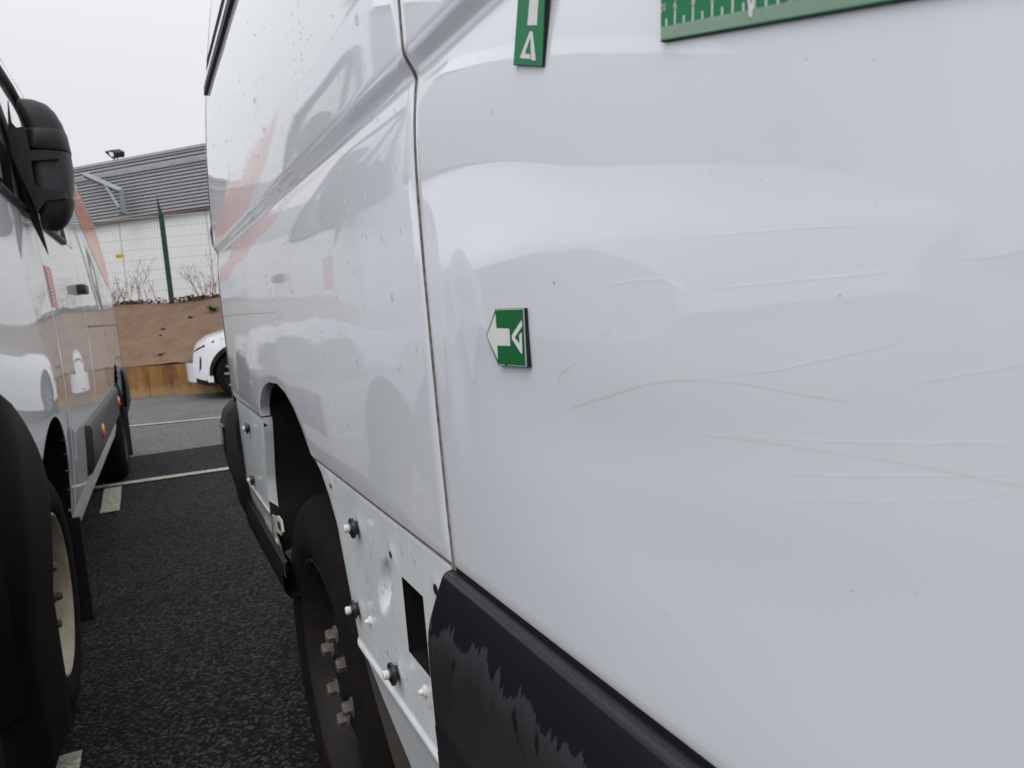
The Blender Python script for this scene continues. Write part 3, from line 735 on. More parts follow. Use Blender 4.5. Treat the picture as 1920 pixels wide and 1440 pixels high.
for _ in range(90):
    z = rn.uniform(.62, .84); y = rn.uniform(1.9, 2.33); blob(dl, y, z, rn.choice((.001, .0016, .0025)), lambda a_, b_: RX(a_, b_)+.0035, .4, 1.2, 8)
o = dl.build('rain_drops', M['drop'], None, True, kind='stuff'); o.parent = low

# ------------------------------------------------------------------ magnets on the door
def poly_world(pts, X): return [at_x(x, y, X) for x, y in pts]
def plate(pts, X, th, name, m, parent, fx=None):
    """flat plate facing -X; pts in the plane as (y, z)"""
    p = MB(); p.prism(pts, (X, 0, 0), (0, 1, 0), (0, 0, 1), (th, 0, 0)); o = p.build(name, m, parent); return o
def thing_at(name, y, z, label, cat):
    return empty(name, (DX-.004, y, z), 0, label, cat)
def mk(px, X, ref): return [(at_x(x, y, X).y-ref[0], at_x(x, y, X).z-ref[1]) for x, y in px]
# arrow
XA = RXd(.47, 1.055)-.0001
c_ = at_x(955, 632, XA); ref = (c_.y, c_.z)
am = empty('arrow_magnet', (XA, c_.y, c_.z), 0, 'small green arrow-shaped magnet with white arrow pointing to the shut line', 'magnet')
outl = [(911.5, 630), (929, 579.5), (984, 577.5), (990, 689), (935, 685.5)]
plate(mk(outl, XA-.0022, ref), -.0022, .0034, 'magnet_sheet', M['magnet'], am)
plate(mk([(912.5, 630), (929.5, 580.5), (981, 578.5), (986.5, 687.5), (935.5, 684.5)], XA-.0027, ref), -.0027, .0005, 'white_border', M['white_print'], am)
plate(mk([(912.8, 630), (929, 581.5), (979.8, 579.8), (985, 686), (934.5, 682.5)], XA-.0030, ref), -.0030, .0003, 'green_face', M['green'], am)
z6 = lambda L: [(860+x/6, 520+y/6) for x, y in L]
plate(mk(z6([(318, 663), (410, 408), (422, 572), (568, 577), (578, 772), (432, 768), (438, 925)]), XA-.0032, ref), -.0032, .0002, 'arrow_print', M['white_print'], am)
plate(mk(z6([(706, 480), (598, 650), (598, 692), (704, 860), (714, 855), (706, 620), (680, 650), (684, 752), (628, 680), (712, 552)]), XA-.0032, ref), -.0032, .0002, 'logo_print', M['white_print'], am)
plate(mk(z6([(520, 975), (540, 977), (542, 996), (522, 993)]), XA-.0033, ref), -.0033, .0001, 'chip', M['magnet'], am)
scr = MB(); rn = random.Random(5)
for x, y in [(605, 800), (565, 810), (655, 880), (475, 440), (500, 500), (480, 555), (560, 560), (640, 500), (610, 860)]:
    q = mk(z6([(x, y), (x+3, y), (x+6, y+rn.uniform(20, 60)), (x+4, y+rn.uniform(20, 50))]), XA-.0032, ref)
    scr.prism(q, (-.0032, 0, 0), (0, 1, 0), (0, 0, 1), (.0002, 0, 0))
scr.build('scratch_marks', M['green2'], am)
# strip
XS = RXd(.40, 1.22)-.0001
c_ = at_x(993, 124, XS); ref = (c_.y, c_.z)
st = empty('strip_magnet', (XS, c_.y, c_.z), 0, 'tall narrow green magnet strip with white bar, left of the wide ruler', 'magnet')
z9 = lambda L: [(900+x/1.882, y/1.882) for x, y in L]
plate(mk([(962.5, 122.5), (1017.5, 125), (1031.5, -260), (989.5, -260)], XS-.0022, ref), -.0022, .0030, 'magnet_sheet', M['magnet'], st)
plate(mk([(963, 121), (1016, 123.5), (1030.5, -258), (990, -258)], XS-.0026, ref), -.0026, .0004, 'green_face', M['green2'], st)
plate(mk(z9([(167, 89), (200, 89), (222, -250), (196, -250)]), XS-.0028, ref), -.0028, .0002, 'bar_print', M['white_print'], st)
lg = MB()
for q in ([(176, 110), (184, 112), (158, 190), (140, 205)], [(140, 205), (158, 190), (176, 191), (178, 208)], [(178, 112), (186, 114), (197, 214), (181, 212)]):
    lg.prism(mk(z9(q), XS-.0028, ref), (-.0028-.00001*len(lg.v), 0, 0), (0, 1, 0), (0, 0, 1), (.0002, 0, 0))
lg.build('logo_print', M['white_print'], st)
# ruler
XR = RXd(.25, 1.19)-.0001
pA = at_x(1246, 80, XR); pB = at_x(1716, 0, XR)
ang = math.atan2(pA.z-pB.z, pA.y-pB.y)
ru = empty('ruler_magnet', (XR, pA.y, pA.z), 0, 'wide green magnetic ruler with white graduations and upside-down numbers', 'ruler')
U = Vector((0, -math.cos(ang), -math.sin(ang))); Vv = Vector((0, -math.sin(ang)*.45, math.cos(ang)))   # along, across
LEN, HT = .17, .045
def rp(a_, b_): q = U*a_+Vv*b_; return (q.y, q.z)
plate([rp(0, 0), rp(LEN, 0), rp(LEN, HT), rp(0, HT)], -.0020, .0028, 'magnet_sheet', M['magnet'], ru)
plate([rp(.0004, .0005), rp(LEN-.0004, .0005), rp(LEN-.0004, HT-.0004), rp(.0004, HT-.0004)], -.0024, .0004, 'green_face', M['green2'], ru)
fine = MB(); long_ = []
u0 = abs((at_x(1257, 60, XR).y-pA.y)/math.cos(ang)); step = .01195
for k in range(150):
    a_ = .0012+k*step/10
    if a_ > LEN-.002: break
    fine.prism([rp(a_, .0010), rp(a_+step*.022, .0010), rp(a_+step*.022, .0062), rp(a_, .0062)], (-.0026, 0, 0), (0, 1, 0), (0, 0, 1), (.0002, 0, 0))
fine.build('fine_graduations', M['white_print'], ru, kind='stuff')
first = .0105
for k in range(13):
    for half in (0, 1):
        a_ = first + k*step - (step*.5 if half else 0); h0 = .0120 if not half else .0092
        if a_ > LEN-.003: continue
        plate([rp(a_-.0004, .0062), rp(a_+.0004, .0062), rp(a_+.0004, h0), rp(a_-.0004, h0)], -.0026, .0002, 'graduation', M['white_print'], ru)
def text(body, size, name, m, parent, fn, n_extr=.0002):
    cu = bpy.data.curves.new('t', 'FONT'); cu.body = body; cu.size = size; cu.align_x = 'CENTER'; cu.align_y = 'CENTER'; cu.resolution_u = 3
    to = bpy.data.objects.new('t', cu); COL.objects.link(to); bpy.context.view_layer.update()
    dg = bpy.context.evaluated_depsgraph_get(); me = bpy.data.meshes.new_from_object(to.evaluated_get(dg))
    bpy.data.objects.remove(to)
    V = [fn(v.co.x, v.co.y) for v in me.vertices]; F = [tuple(p.vertices) for p in me.polygons]
    return obj(name, V, F, m, parent)
for k, tx in enumerate(['10', '9', '8', '7', '6', '5', '4', '3']):
    a0 = .0022+step*(k*1.0) + (.004 if k else 0)-(.002 if k else 0)
    if k: a0 = first+(k-1)*step+.0002
    b0 = .0143
    # upside down: text +x runs along -U, text +y along -V
    text(tx, .0050, 'numeral', M['white_print'], ru, lambda x, y, a0=a0, b0=b0: (-.00262, (U*(a0-x)+Vv*(b0-y)).y, (U*(a0-x)+Vv*(b0-y)).z))
apx = .0565
plate([rp(apx-.0030, .0160), rp(apx-.0018, .0160), rp(apx+.0002, .0070), rp(apx+.0022, .0160), rp(apx+.0034, .0160), rp(apx+.0008, .0034), rp(apx-.0004, .0034)], -.00285, .0002, 'logo_print', M['white_print'], ru)

# ================================================================== LEFT-HAND VAN
KL = .022
VL = empty('panel_van', (-.275, 2.5, 0), -math.atan(KL), 'white panel van on the left with black mirror, red sticker and orange stripe', 'van')
VLM = Matrix.Translation((-.275, 2.5, 0)) @ Matrix.Rotation(-math.atan(KL), 4, 'Z'); VLI = VLM.inverted()
LO = VLI @ CO
def atL(px, py, s_=0):
    """photo pixel -> (y, z) on the left van's side, s_ in from its widest plane, in the van's own frame"""
    d = VLI.to_3x3() @ ray(px, py); t = (-s_-LO.x)/d.x; p = LO+d*t; return p.y, p.z
def LX(y, z):
    """outer surface, own frame: x grows towards the camera"""
    b_ = .03*math.exp(-((y+.02)/.5)**2)*math.exp(-((z-.75)/.45)**2)
    t = tumble(z)*1.15
    c_ = .012*((z-.95)/.4)**2 if .4 < z < 1.35 else .012
    lo = max(0, .44-z)*.5
    return b_ - t - c_ - lo + .0008*math.sin(y*5.1)*math.cos(z*6.2) + .0003*math.sin(y*11+z*13)
def lpart(name, P, m, fx=LX, fl=True, parent=VL, sg=-1):
    if fl: P = flange(P, .012, .0012, -1)
    V, F = surf(P, fx, flip=True); return obj(name, V, F, m, parent, True, 40)
# wheel arch outline of the front wheel, own frame (y about 0 at the hub)
def larch(y, c=-.02, r=.41, zc=.42):
    t = (y-c)/r
    return zc+r*1.02*math.sqrt(max(0, 1-t*t)) if abs(t) < 1 else 0
bump_top = [(-.86, .98), (-.74, 1.0), (-.55, .925), (-.36, .78), (-.20, .70)]
def ltop(y): return interp(y, [(-.8, 1.12), (-.7, 1.19), (-.6, 1.28), (-.4, 1.395), (-.22, 1.47), (.2, 1.455), (.55, 1.45)])
fy = lines((-.70, -.43, .03), (-.43, -.38, .006), (-.38, .34, .02), (.34, .40, .006), (.40, .52, .02)); P = []
def lrow(y):
    zl = max(.46, larch(y)); 
    zl = max(zl, interp(y, [(-.7, .99), (-.55, .925), (-.40, .80), (-.34, .70), (-.33, 0)]))
    return [lerp(zl, ltop(y), k/24) for k in range(25)]
cc = [lrow(y) for y in fy]; P = [[(fy[i], cc[i][j]) for i in range(len(fy))] for j in range(25)]
lpart('front_fender', P, M['paint_far'])
# black corner of the bumper in front of the wheel
P = []
for z in lines((.12, .99, .03)):
    yf = interp(z, [(.12, -.345), (.42, -.355), (.70, -.340), (.72, -.345), (.80, -.40), (.925, -.55), (.99, -.69)])
    P.append([(lerp(-.72, yf, k/14), z) for k in range(15)])
lpart('bumper_corner', P, M['bumper'], lambda y, z: LX(y, max(z, .44))+.014*ss(1.0, .85, z)+.008-.06*max(0, (-.60-y)/.12)**2)
# doors: front door skin, cargo side
dy0, dy1 = .525, 1.80
zs = lines((.46, .50, .02), (.50, 1.46, .03)); lpart('front_door', [[(y, z) for y in lines((dy0, dy0+.01, .005), (dy0+.01, dy1-.01, .05), (dy1-.01, dy1, .005))] for z in zs], M['paint_far'])
zc_ = lines((.46, 2.34, .04)); cs = lines((dy1+.006, dy1+.02, .007), (dy1+.02, 2.95, .05), (2.95, 4.62, .06))
def rarch(y): return larch(y, 3.68, .40, .40)
cols = []
for y in cs:
    zl = max(.46, rarch(y)); cols.append([lerp(zl, 2.34, k/44) for k in range(45)])
P = [[(cs[i], cols[i][j]) for i in range(len(cs))] for j in range(45)]
cargo = lpart('cargo_side', P, M['paint_far'])
# upper cab: pillars, window glass and the black frame
def wtop(y): return interp(y, [(-.12, 1.468), (.05, 1.68), (.22, 1.90), (.32, 2.01), (.5, 2.04), (1.30, 2.05), (1.38, 2.04)])
P = []
ys_ = lines((-.10, 1.36, .04)); P = [[(y, lerp(1.465, wtop(y), k/8)) for y in ys_] for k in range(9)]
lpart('door_window', P, M['glass'], lambda y, z: LX(y, z)-.004, fl=False)
P = [[(y, lerp(1.465, 2.34, k/16)) for y in lines((1.36, 1.80, .04))] for k in range(17)]; lpart('pillar', P, M['paint_far'])
P = [[(y, lerp(wtop(y)+.002, interp(y, [(-.22, 1.50), (-.04, 1.75), (.13, 1.98), (.26, 2.14), (.36, 2.26), (.5, 2.33), (2, 2.34)]), k/6)) for y in lines((-.20, 1.36, .04))] for k in range(7)]; lpart('pillar', P, M['paint_far'])
def lbar(pts, r, name, m, n=6, off=.002):
    p = MB(); p.tube([(LX(y, z)+off, y, z) for y, z in pts], r, n); return p.build(name, m, VL, True, 60)
lbar([(1.385, 1.45), (1.385, 1.7), (1.38, 1.9), (1.36, 2.03), (1.2, 2.06), (.5, 2.05), (.32, 2.02), (.22, 1.91), (.05, 1.69), (-.12, 1.475)], .016, 'window_frame', M['plastic'])
lbar([(-.12, 1.46), (.4, 1.455), (.8, 1.455), (1.38, 1.455)], .014, 'window_seal', M['plastic'])
lbar([(.40, 1.47), (.40, 1.7), (.40, 2.03)], .012, 'window_divider', M['plastic'])
# door shut lines
def lline(pts, name='shut_line', w_=.006):
    V = []; F = []
    for i, (y, z) in enumerate(pts):
        V += [(LX(y, z)-.004, y-w_, z), (LX(y, z)-.004, y+w_, z)]
    for i in range(len(pts)-1): F.append((2*i, 2*i+1, 2*i+3, 2*i+2))
    return obj(name, V, F, M['dark'], VL)
lline([(1.803, z) for z in lines((.46, 2.34, .05))]); lline([(.522, z) for z in lines((.46, 1.42, .05))])
def groove(pts, w_=.004, name='panel_groove'):
    V = []; F = []
    for i, (y, z) in enumerate(pts):
        V += [(LX(y, z)+.0008, y, z-w_), (LX(y, z)+.0008, y, z+w_)]
    for i in range(len(pts)-1): F.append((2*i, 2*i+2, 2*i+3, 2*i+1))
    return obj(name, V, F, M['grime'], VL)
groove([(y, 1.085) for y in lines((1.83, 4.6, .1))])
# roof of the van, far side, rear
V = []; F = []
pr = [(-tumble(2.34)*1.15, 2.34), (-.24, 2.42), (-.34, 2.48), (-.6, 2.53), (-1.0, 2.545), (-1.4, 2.53), (-1.66, 2.48), (-1.76, 2.42), (-2.0+tumble(2.34)*1.15, 2.34)]
for y in (.93, 4.70):
    for x, z in pr: V.append((x-.012, y, z))
n = len(pr)
for i in range(n-1): F.append((i, i+1, n+i+1, n+i))
F.append(tuple(range(2*n-1, n-1, -1)))
obj('roof', V, F, M['paint_far'], VL, True, 50)
V, F = surf([[(y, z) for y in lines((-.7, 4.62, .4))] for z in lines((.46, 2.34, .1))], lambda y, z: -2.024-LX(y, z) if False else -2.024+tumble(z)*1.15)
obj('far_side_panel', V, F, M['paint_far'], VL, True, 50)
V = []; F = []; zr = lines((.46, 2.34, .06))
for z in zr:
    t = LX(4.62, z); r = .07
    pts = [(t, 4.622)]+[(t-r*(1-math.cos(math.pi/2*k/6)), 4.625+r*math.sin(math.pi/2*k/6)) for k in range(7)]+[(-1.0, 4.695), (-1.95, 4.695)]
    V += [(x, y, z) for x, y in pts]
n = 10
for j in range(len(zr)-1):
    for i in range(n-1): F.append((j*n+i, j*n+i+1, (j+1)*n+i+1, (j+1)*n+i))
obj('rear_door', V, F, M['paint_far'], VL, True, 50)
m = MB(); m.box((-.16, -.3, .30), (-1.9, 4.5, .50)); m.build('underbody', M['dark'], VL)
m = MB(); V = []; F = []
for z, o_ in [(.33, -.05), (.36, .0), (.45, .028), (.62, .034), (.70, .03), (.74, .012), (.75, -.02)]:
    V += [(o_-.015, 4.30, z), (o_, 4.33, z), (o_, 4.66, z), (o_-.03, 4.74, z), (o_-.10, 4.78, z), (-1.0, 4.78, z), (-1.95, 4.78, z)]
for j in range(6):
    for i in range(6): F.append((j*7+i, j*7+i+1, (j+1)*7+i+1, (j+1)*7+i))
obj('rear_bumper', V, F, M['plastic'], VL, True, 30)
for o in van_front(None, lambda s_, y, z: (-.012-s_, y, z), 2.0, M['paint_far'], -.92): o.parent = VL
# side moulding with amber markers
def lmould(y0, y1):
    V = []; F = []
    pr = [(.685, -.004), (.678, .018), (.66, .026), (.50, .028), (.475, .016), (.466, -.006)]
    for y, e in ((y0, 0), (y0+.03, 1), (y1-.05, 1), (y1, .2)):
        for z, o_ in pr: V.append((LX(y, z)+(o_ if e else -.004)*(1 if e >= 1 else e), y, z))
    n = len(pr)
    for k in range(3):
        for q in range(n-1): F.append((k*n+q, (k+1)*n+q, (k+1)*n+q+1, k*n+q+1))
    return obj('side_moulding', V, F, M['plastic'], VL, True, 30)
lm = lmould(1.08, 3.24)
for y, z in (atL(197, 803, -.028), atL(229.5, 741, -.028)):
    y = min(y, 3.15); m = MB(); m.lathe([(0, -.008), (.022, -.007), (.034, -.002), (.036, .004)], (LX(y, .59)+.030, y, .585), (-1, 0, 0), 14); m.build('marker_light', M['amber'], lm, True, 60)
# wheels and mud flap
wheel(VL, (-.012, -.05, .345), (1, 0, 0), .345, M['cream'], M['cream'], M['nut'], nuts=5, holes=8)
wheel(VL, (.0, 3.62, .345), (1, 0, 0), .345, M['steel_dark'], M['steel_dark'], M['nut'], nuts=5, holes=8)
def lliner(c, r, zc, name='wheel_arch_liner'):
    V = []; F = []; n = 20
    for k in range(n+1):
        a = math.pi*(1.12*k/n-.06)
        y = c-r*math.cos(a); z = zc+r*1.02*math.sin(a); x = LX(y, max(z, .46))
        V += [(x-.004, y, z), (x-.035, y, z), (x-.36, y, z)]
    for k in range(n):
        for q in range(2): F.append((k*3+q, k*3+3+q, k*3+4+q, k*3+1+q))
    F.append(tuple(k*3+2 for k in range(n+1)))
    return obj(name, V, F, M['liner'], VL, True, 50)
lliner(-.02, .41, .42); lliner(3.68, .40, .40)
m = MB(); m.box((.012, .385, .10), (-.22, .40, .46), .004); m.build('mud_flap', M['plastic'], VL)
m = MB(); m.box((.02, 4.05, .08), (-.22, 4.065, .45), .004); m.build('mud_flap', M['plastic'], VL)
# sill
V = []; F = []
for y in lines((.40, 3.28, .36)):
    V += [(LX(y, .46)-.002, y, .465), (LX(y, .46)-.006, y, .40), (LX(y, .46)-.02, y, .345), (LX(y, .46)-.08, y, .335)]
n = len(lines((.40, 3.28, .36)))
for k in range(n-1):
    for q in range(3): F.append((k*4+q, k*4+1+q, k*4+5+q, k*4+4+q))
obj('sill', V, F, M['sill'], VL, True, 40)
# door handle, fuel flap, sticker, livery
yh, zh = 1.70, 1.262
m = MB(); m.box((LX(yh, zh)-.002, yh-.09, zh-.022), (LX(yh, zh)+.038, yh+.09, zh+.022), .008); m.build('door_handle', M['plastic'], VL, True, 40)
def decal(poly_rows, m, name, off=.0012, ny=10):
    P = [[(lerp(a_, b_, k/ny), z) for k in range(ny+1)] for z, a_, b_ in poly_rows]
    V, F = surf(P, lambda y, z: LX(y, z)+off, flip=True); return obj(name, V, F, m, VL, True, 60)
s0 = atL(80, 492); s1 = atL(97, 497); s2 = atL(103, 579); s3 = atL(110, 577)
sy0, sy1 = .545, .73; sz0, sz1 = 1.158, 1.302
stk = decal([(lerp(sz0, sz1, k/6), sy0, sy1) for k in range(7)], M['red'], 'sticker')
sm_ = MB(); rn = random.Random(8)
for k in range(9):
    z = sz0+.02+k*.0125; a_ = sy0+.05+rn.uniform(-.01, .01); 
    V, F = surf([[(a_, z), (a_+.035+rn.uniform(0, .03), z)], [(a_+.004, z+.006), (a_+.04+rn.uniform(0, .025), z+.007)]], lambda y, z: LX(y, z)+.0022, flip=True); sm_.add(V, F)
V, F = surf([[(sy0+.02, sz0+.01), (sy0+.03, sz0+.01)], [(sy0+.02, sz1-.02), (sy0+.03, sz1-.02)]], lambda y, z: LX(y, z)+.0022, flip=True); sm_.add(V, F)
o = sm_.build('sticker_print', M['white_print'], stk)
yl = [(1.36, 4.45), (1.45, 3.75), (1.55, 3.2), (1.7, 2.75), (1.9, 2.45), (2.1, 2.3), (2.3, 2.25)]
yr = [(1.36, 4.6), (2.0, 4.6), (2.1, 4.2), (2.3, 3.0)]
decal([(z, interp(z, yl), interp(z, yr)) for z in lines((1.36, 2.3, .04))], M['orange'], 'livery_stripe')
# mirror
mir = empty('mirror', (0, 0, 0)); mir.parent = VL
def loft(rings, name, m, parent, n=28, ex=2.8):
    V = []; F = []
    for z, xc, hx, yc, hy, lean in rings:
        for k in range(n):
            th = 2*math.pi*k/n; c_, s_ = math.cos(th), math.sin(th)
            x = hx*abs(c_)**(2/ex)*(1 if c_ >= 0 else -1); y = hy*abs(s_)**(2/ex)*(1 if s_ >= 0 else -1)
            V.append((xc+x, yc+y+lean*x, z))
    for j in range(len(rings)-1):
        for k in range(n): F.append((j*n+k, j*n+(k+1) % n, (j+1)*n+(k+1) % n, (j+1)*n+k))
    F.append(tuple(reversed(range(n)))); F.append(tuple((len(rings)-1)*n+k for k in range(n)))
    return obj(name, V, F, m, parent, True, 40)
def mpx(px, py, y=.33):
    d = VLI.to_3x3() @ ray(px, py); t = (y-LO.y)/d.y; p = LO+d*t; return p.x, p.z
MY = .33
def mring(py, pxl, pxr, hy, dy=0):
    a_ = mpx(pxl, py, MY); b_ = mpx(pxr, py, MY); return ((a_[1]+b_[1])/2, (a_[0]+b_[0])/2, abs(b_[0]-a_[0])/2, MY+dy, hy, .25)
loft([mring(250, 52, 123, .062), mring(232, 44, 116, .062), mring(212, 36, 104, .058), mring(198, 32, 90, .048), mring(190, 36, 70, .030), mring(187.5, 42, 58, .012)], 'upper_shell', M['mirror_plastic'], mir)
loft([mring(287, 56, 133, .068), mring(284, 53, 132.5, .072), mring(252, 47, 125, .072), mring(249, 50, 122, .068)], 'shell_band', M['mirror_plastic'], mir)
loft([mring(378, 68, 137, .058), mring(350, 62, 138, .06), mring(320, 57, 137.5, .06), mring(288, 56, 132, .06)], 'mirror_body', M['plastic'], mir)
loft([mring(433, 92, 108, .012), mring(430, 84, 116, .03), mring(420, 79, 126, .05), mring(405, 76, 134, .062), mring(385, 74, 138.5, .066), mring(376, 73, 138.5, .066)], 'lower_shell', M['mirror_plastic'], mir)
def marm(L, th, name, yb=MY-.02):
    p = MB(); q = [mpx(x, y, yb) for x, y in L]
    p.prism(q, (0, yb-.02, 0), (1, 0, 0), (0, 0, 1), (0, th, 0)); return p.build(name, M['mirror_plastic'], mir)
marm([(44, 240), (50, 246), (58, 284), (110, 287), (110, 300), (60, 304), (66, 345), (80, 356), (124, 362), (125, 374), (88, 378), (72, 400), (60, 372), (40, 330), (24, 290), (16, 245)], .05, 'mirror_arm', MY-.06)
marm([(16, 190), (22, 230), (36, 246), (48, 246), (60, 330), (74, 410), (92, 479), (62, 420), (40, 345), (19, 285)], .022, 'mirror_base', MY+.03)

# ================================================================== BACKGROUND
# warehouse
bA = at_y(150, 422, 18.5); bB = at_y(388, 390, 16.0)
BD = Vector((bB.x-bA.x, bB.y-bA.y, 0)).normalized(); BN = Vector((-BD.y, BD.x, 0)); B0 = Vector((bA.x, bA.y, 0))
def on_b(px, py):
    d = ray(px, py); t = (B0-CO).dot(BN)/d.dot(BN); p = CO+d*t; q = p-B0; return q.dot(BD), p.z
wh = empty('warehouse', B0, 0, 'industrial shed with grey ribbed cladding over a white wall', 'building')
zcl = (on_b(190, 417)[1]+on_b(388, 390)[1])/2; zt = (on_b(145, 315)[1]+on_b(380, 281)[1])/2
def bsheet(rows, u0, u1, name, m):
    V = []; F = []
    for z, d_ in rows:
        for u in (u0, u1):
            p = BD*u+BN*d_; V.append((p.x, p.y, z))
    for j in range(len(rows)-1): F.append((2*j, 2*j+1, 2*j+3, 2*j+2))
    return obj(name, V, F, m, wh)
UL, UR = -16, 9
rows = []; nr = 17; ph = (zt-zcl)/nr
for k in range(nr):
    z = zcl+k*ph; rows += [(z, 0), (z+ph*.22, 0), (z+ph*.34, -.06), (z+ph*.88, -.06), (z+ph*.99, 0)]
bsheet(rows, UL, UR, 'ribbed_cladding', M['clad_grey'])
bsheet([(zt-.0, .5), (zt-.0, -.08), (zt+.05, -.08), (zt+.06, -.02), (zt+.06, 6)], UL, UR, 'roof_edge', M['clad_grey'])
npan = 22
for k in range(npan):
    u0 = lerp(UL, UR, k/npan); u1 = lerp(UL, UR, (k+1)/npan)
    bsheet([(0.5, .03), (zcl-.03, .03)], u0+.006, u1-.006, 'wall_panel', M['clad_white'])
bsheet([(zcl-.04, .06), (zcl-.04, -.07), (zcl+.0, -.07), (zcl+.0, .02)], UL, UR, 'drip_rail', M['twig'])
bsheet([(.3, .05), (zcl-.02, .05)], UL, UR, 'wall_core', M['light_grey'])
u0, z0 = on_b(155, 336); u1, z1 = on_b(378, 296)
m = MB()
zb = zt-(zt-zcl)*.23
p0 = BD*(u0-8)+BN*-.16; 
m.prism([(u0-8, zb), (UR, zb), (UR, zb+(zt-zcl)*.075), (u0-8, zb+(zt-zcl)*.075)], BN*-.085, BD, Vector((0, 0, 1)), BN*.06); m.build('cladding_band', M['band'], wh)
m = MB(); m.box((-60, 0, 0), (1, 1, 1))
# steel bracket on the shed
def bpoint(px, py, d_=-.3):
    u, z = on_b(px, py); p = B0+BD*u+BN*d_; return Vector((p.x, p.y, z))
br = empty('wall_bracket', bpoint(258, 402), 0, 'grey steel bracket arm with diagonal brace on the ribbed cladding', 'bracket')
def bar(L, r, name, d_=-.3):
    q = MB(); q.tube([bpoint(x, y, d_)-Vector(br.location) for x, y in L], r, 4); return q.build(name, M['light_grey'], br)
bar([(183, 331), (228, 351), (253, 362)], .062, 'arm'); bar([(253, 359), (256, 385), (257, 404)], .062, 'upright', -.32); bar([(224, 350), (250, 392)], .03, 'brace', -.34)
bar([(257, 404), (260, 398)], .085, 'base_plate', -.36)
# floodlight on the roof edge
fb_ = bpoint(215, 301, -.02)
fl = empty('floodlight', fb_, 0, 'small black floodlight on the roof edge of the shed', 'lamp')
m = MB(); c0 = bpoint(209, 290, -.05)-fb_; 
q = [bpoint(x, y, -.05)-fb_ for x, y in [(199.5, 285), (211, 282), (221, 287), (221, 297), (213, 297), (206, 291)]]
V = [tuple(p) for p in q]+[tuple(p+BN*.22+Vector((0, 0, .05))) for p in q]; n = 6
obj('housing', V, [tuple(range(n)), tuple(range(2*n-1, n-1, -1))]+[(i, n+i, n+(i+1) % n, (i+1) % n) for i in range(n)], M['bumper'], fl)
q = [bpoint(x, y, -.06)-fb_ for x, y in [(208, 285), (217, 287), (218, 294), (212, 294)]]
obj('lens', [tuple(p) for p in q], [(0, 1, 2, 3)], M['lamp'], fl)
m = MB(); m.tube([bpoint(214, 296, 0)-fb_, bpoint(214, 304, 0)-fb_], .02, 5); m.tube([bpoint(220, 296, 0)-fb_, bpoint(221, 303, 0)-fb_], .02, 5); m.build('stand', M['light_grey'], fl)
# mesh fence
FT = 2.25
F0 = W0+WN*FT
def on_f(px, py):
    d = ray(px, py); t = (F0-CO).dot(WN)/d.dot(WN); p = CO+d*t; return (p-F0).dot(WD), p.z
fe = empty('mesh_fence', (F0.x, F0.y, 1.35), 0, 'welded wire mesh fence with green post on top of the bank', 'fence')
ub, zb_ = on_f(322, 563); ut, zt_ = on_f(304, 403); us_, zs_ = on_f(299.5, 371)
def fp(u, z, d_=0): p = WD*u+WN*d_; return (p.x, p.y, z-1.35)
for k in range(-5, 5):
    uu = ub+k*2.5
    m = MB(); hw = .035
    m.prism([(-hw, 0), (hw, 0), (hw, zt_-1.25), (-hw, zt_-1.25)], Vector(fp(uu, 1.25, -.03)), WD, Vector((0, 0, 1)), WN*.06)
    m.build('post', M['post'], fe)
    m = MB(); m.tube([fp(uu, zt_-.02, -.01), fp(uu-.01, zt_+.12, -.02), fp(uu-.02, zs_, -.03)], [.034, .022, .006], 6); m.build('post_spike', M['post'], fe)
zbot, ztop = 1.42, zt_+.01
for k in range(-5, 4):
    u0 = ub+k*2.5+.045; u1 = ub+(k+1)*2.5-.045
    m = MB(); n = int((u1-u0)/.05)
    for i in range(n+1):
        u = lerp(u0, u1, i/n); m.prism([(-.0022, 0), (.0022, 0), (.0022, ztop-zbot), (-.0022, ztop-zbot)], Vector(fp(u, zbot)), WD, Vector((0, 0, 1)), WN*.005)
    for j in range(9):
        z = lerp(zbot+.03, ztop-.03, j/8); m.prism([(u0, -.004), (u1, -.004), (u1, .004), (u0, .004)], Vector(fp(0, z, -.008)), WD, Vector((0, 0, 1)), WN*.007)
    m.build('wire_panel', M['wire'], fe, kind='stuff')
us2, zs2_ = on_f(226, 480.5)
sg = empty('warning_sign', Vector((F0.x, F0.y, 0))+WD*us2+Vector((0, 0, zs2_)), 0, 'small yellow sign fixed to the mesh fence', 'sign')
m = MB(); m.prism([(-.075, -.035), (.075, -.035), (.075, .035), (-.075, .035)], -WN*.03, WD, Vector((0, 0, 1)), WN*.004); m.build('sign_plate', M['yellow'], sg)
m = MB()
for k in range(5): m.prism([(-.055+k*.023, -.012), (-.043+k*.023, -.012), (-.043+k*.023, .012), (-.055+k*.023, .012)], -WN*.033, WD, Vector((0, 0, 1)), WN*.002)
m.build('sign_print', M['twig'], sg)
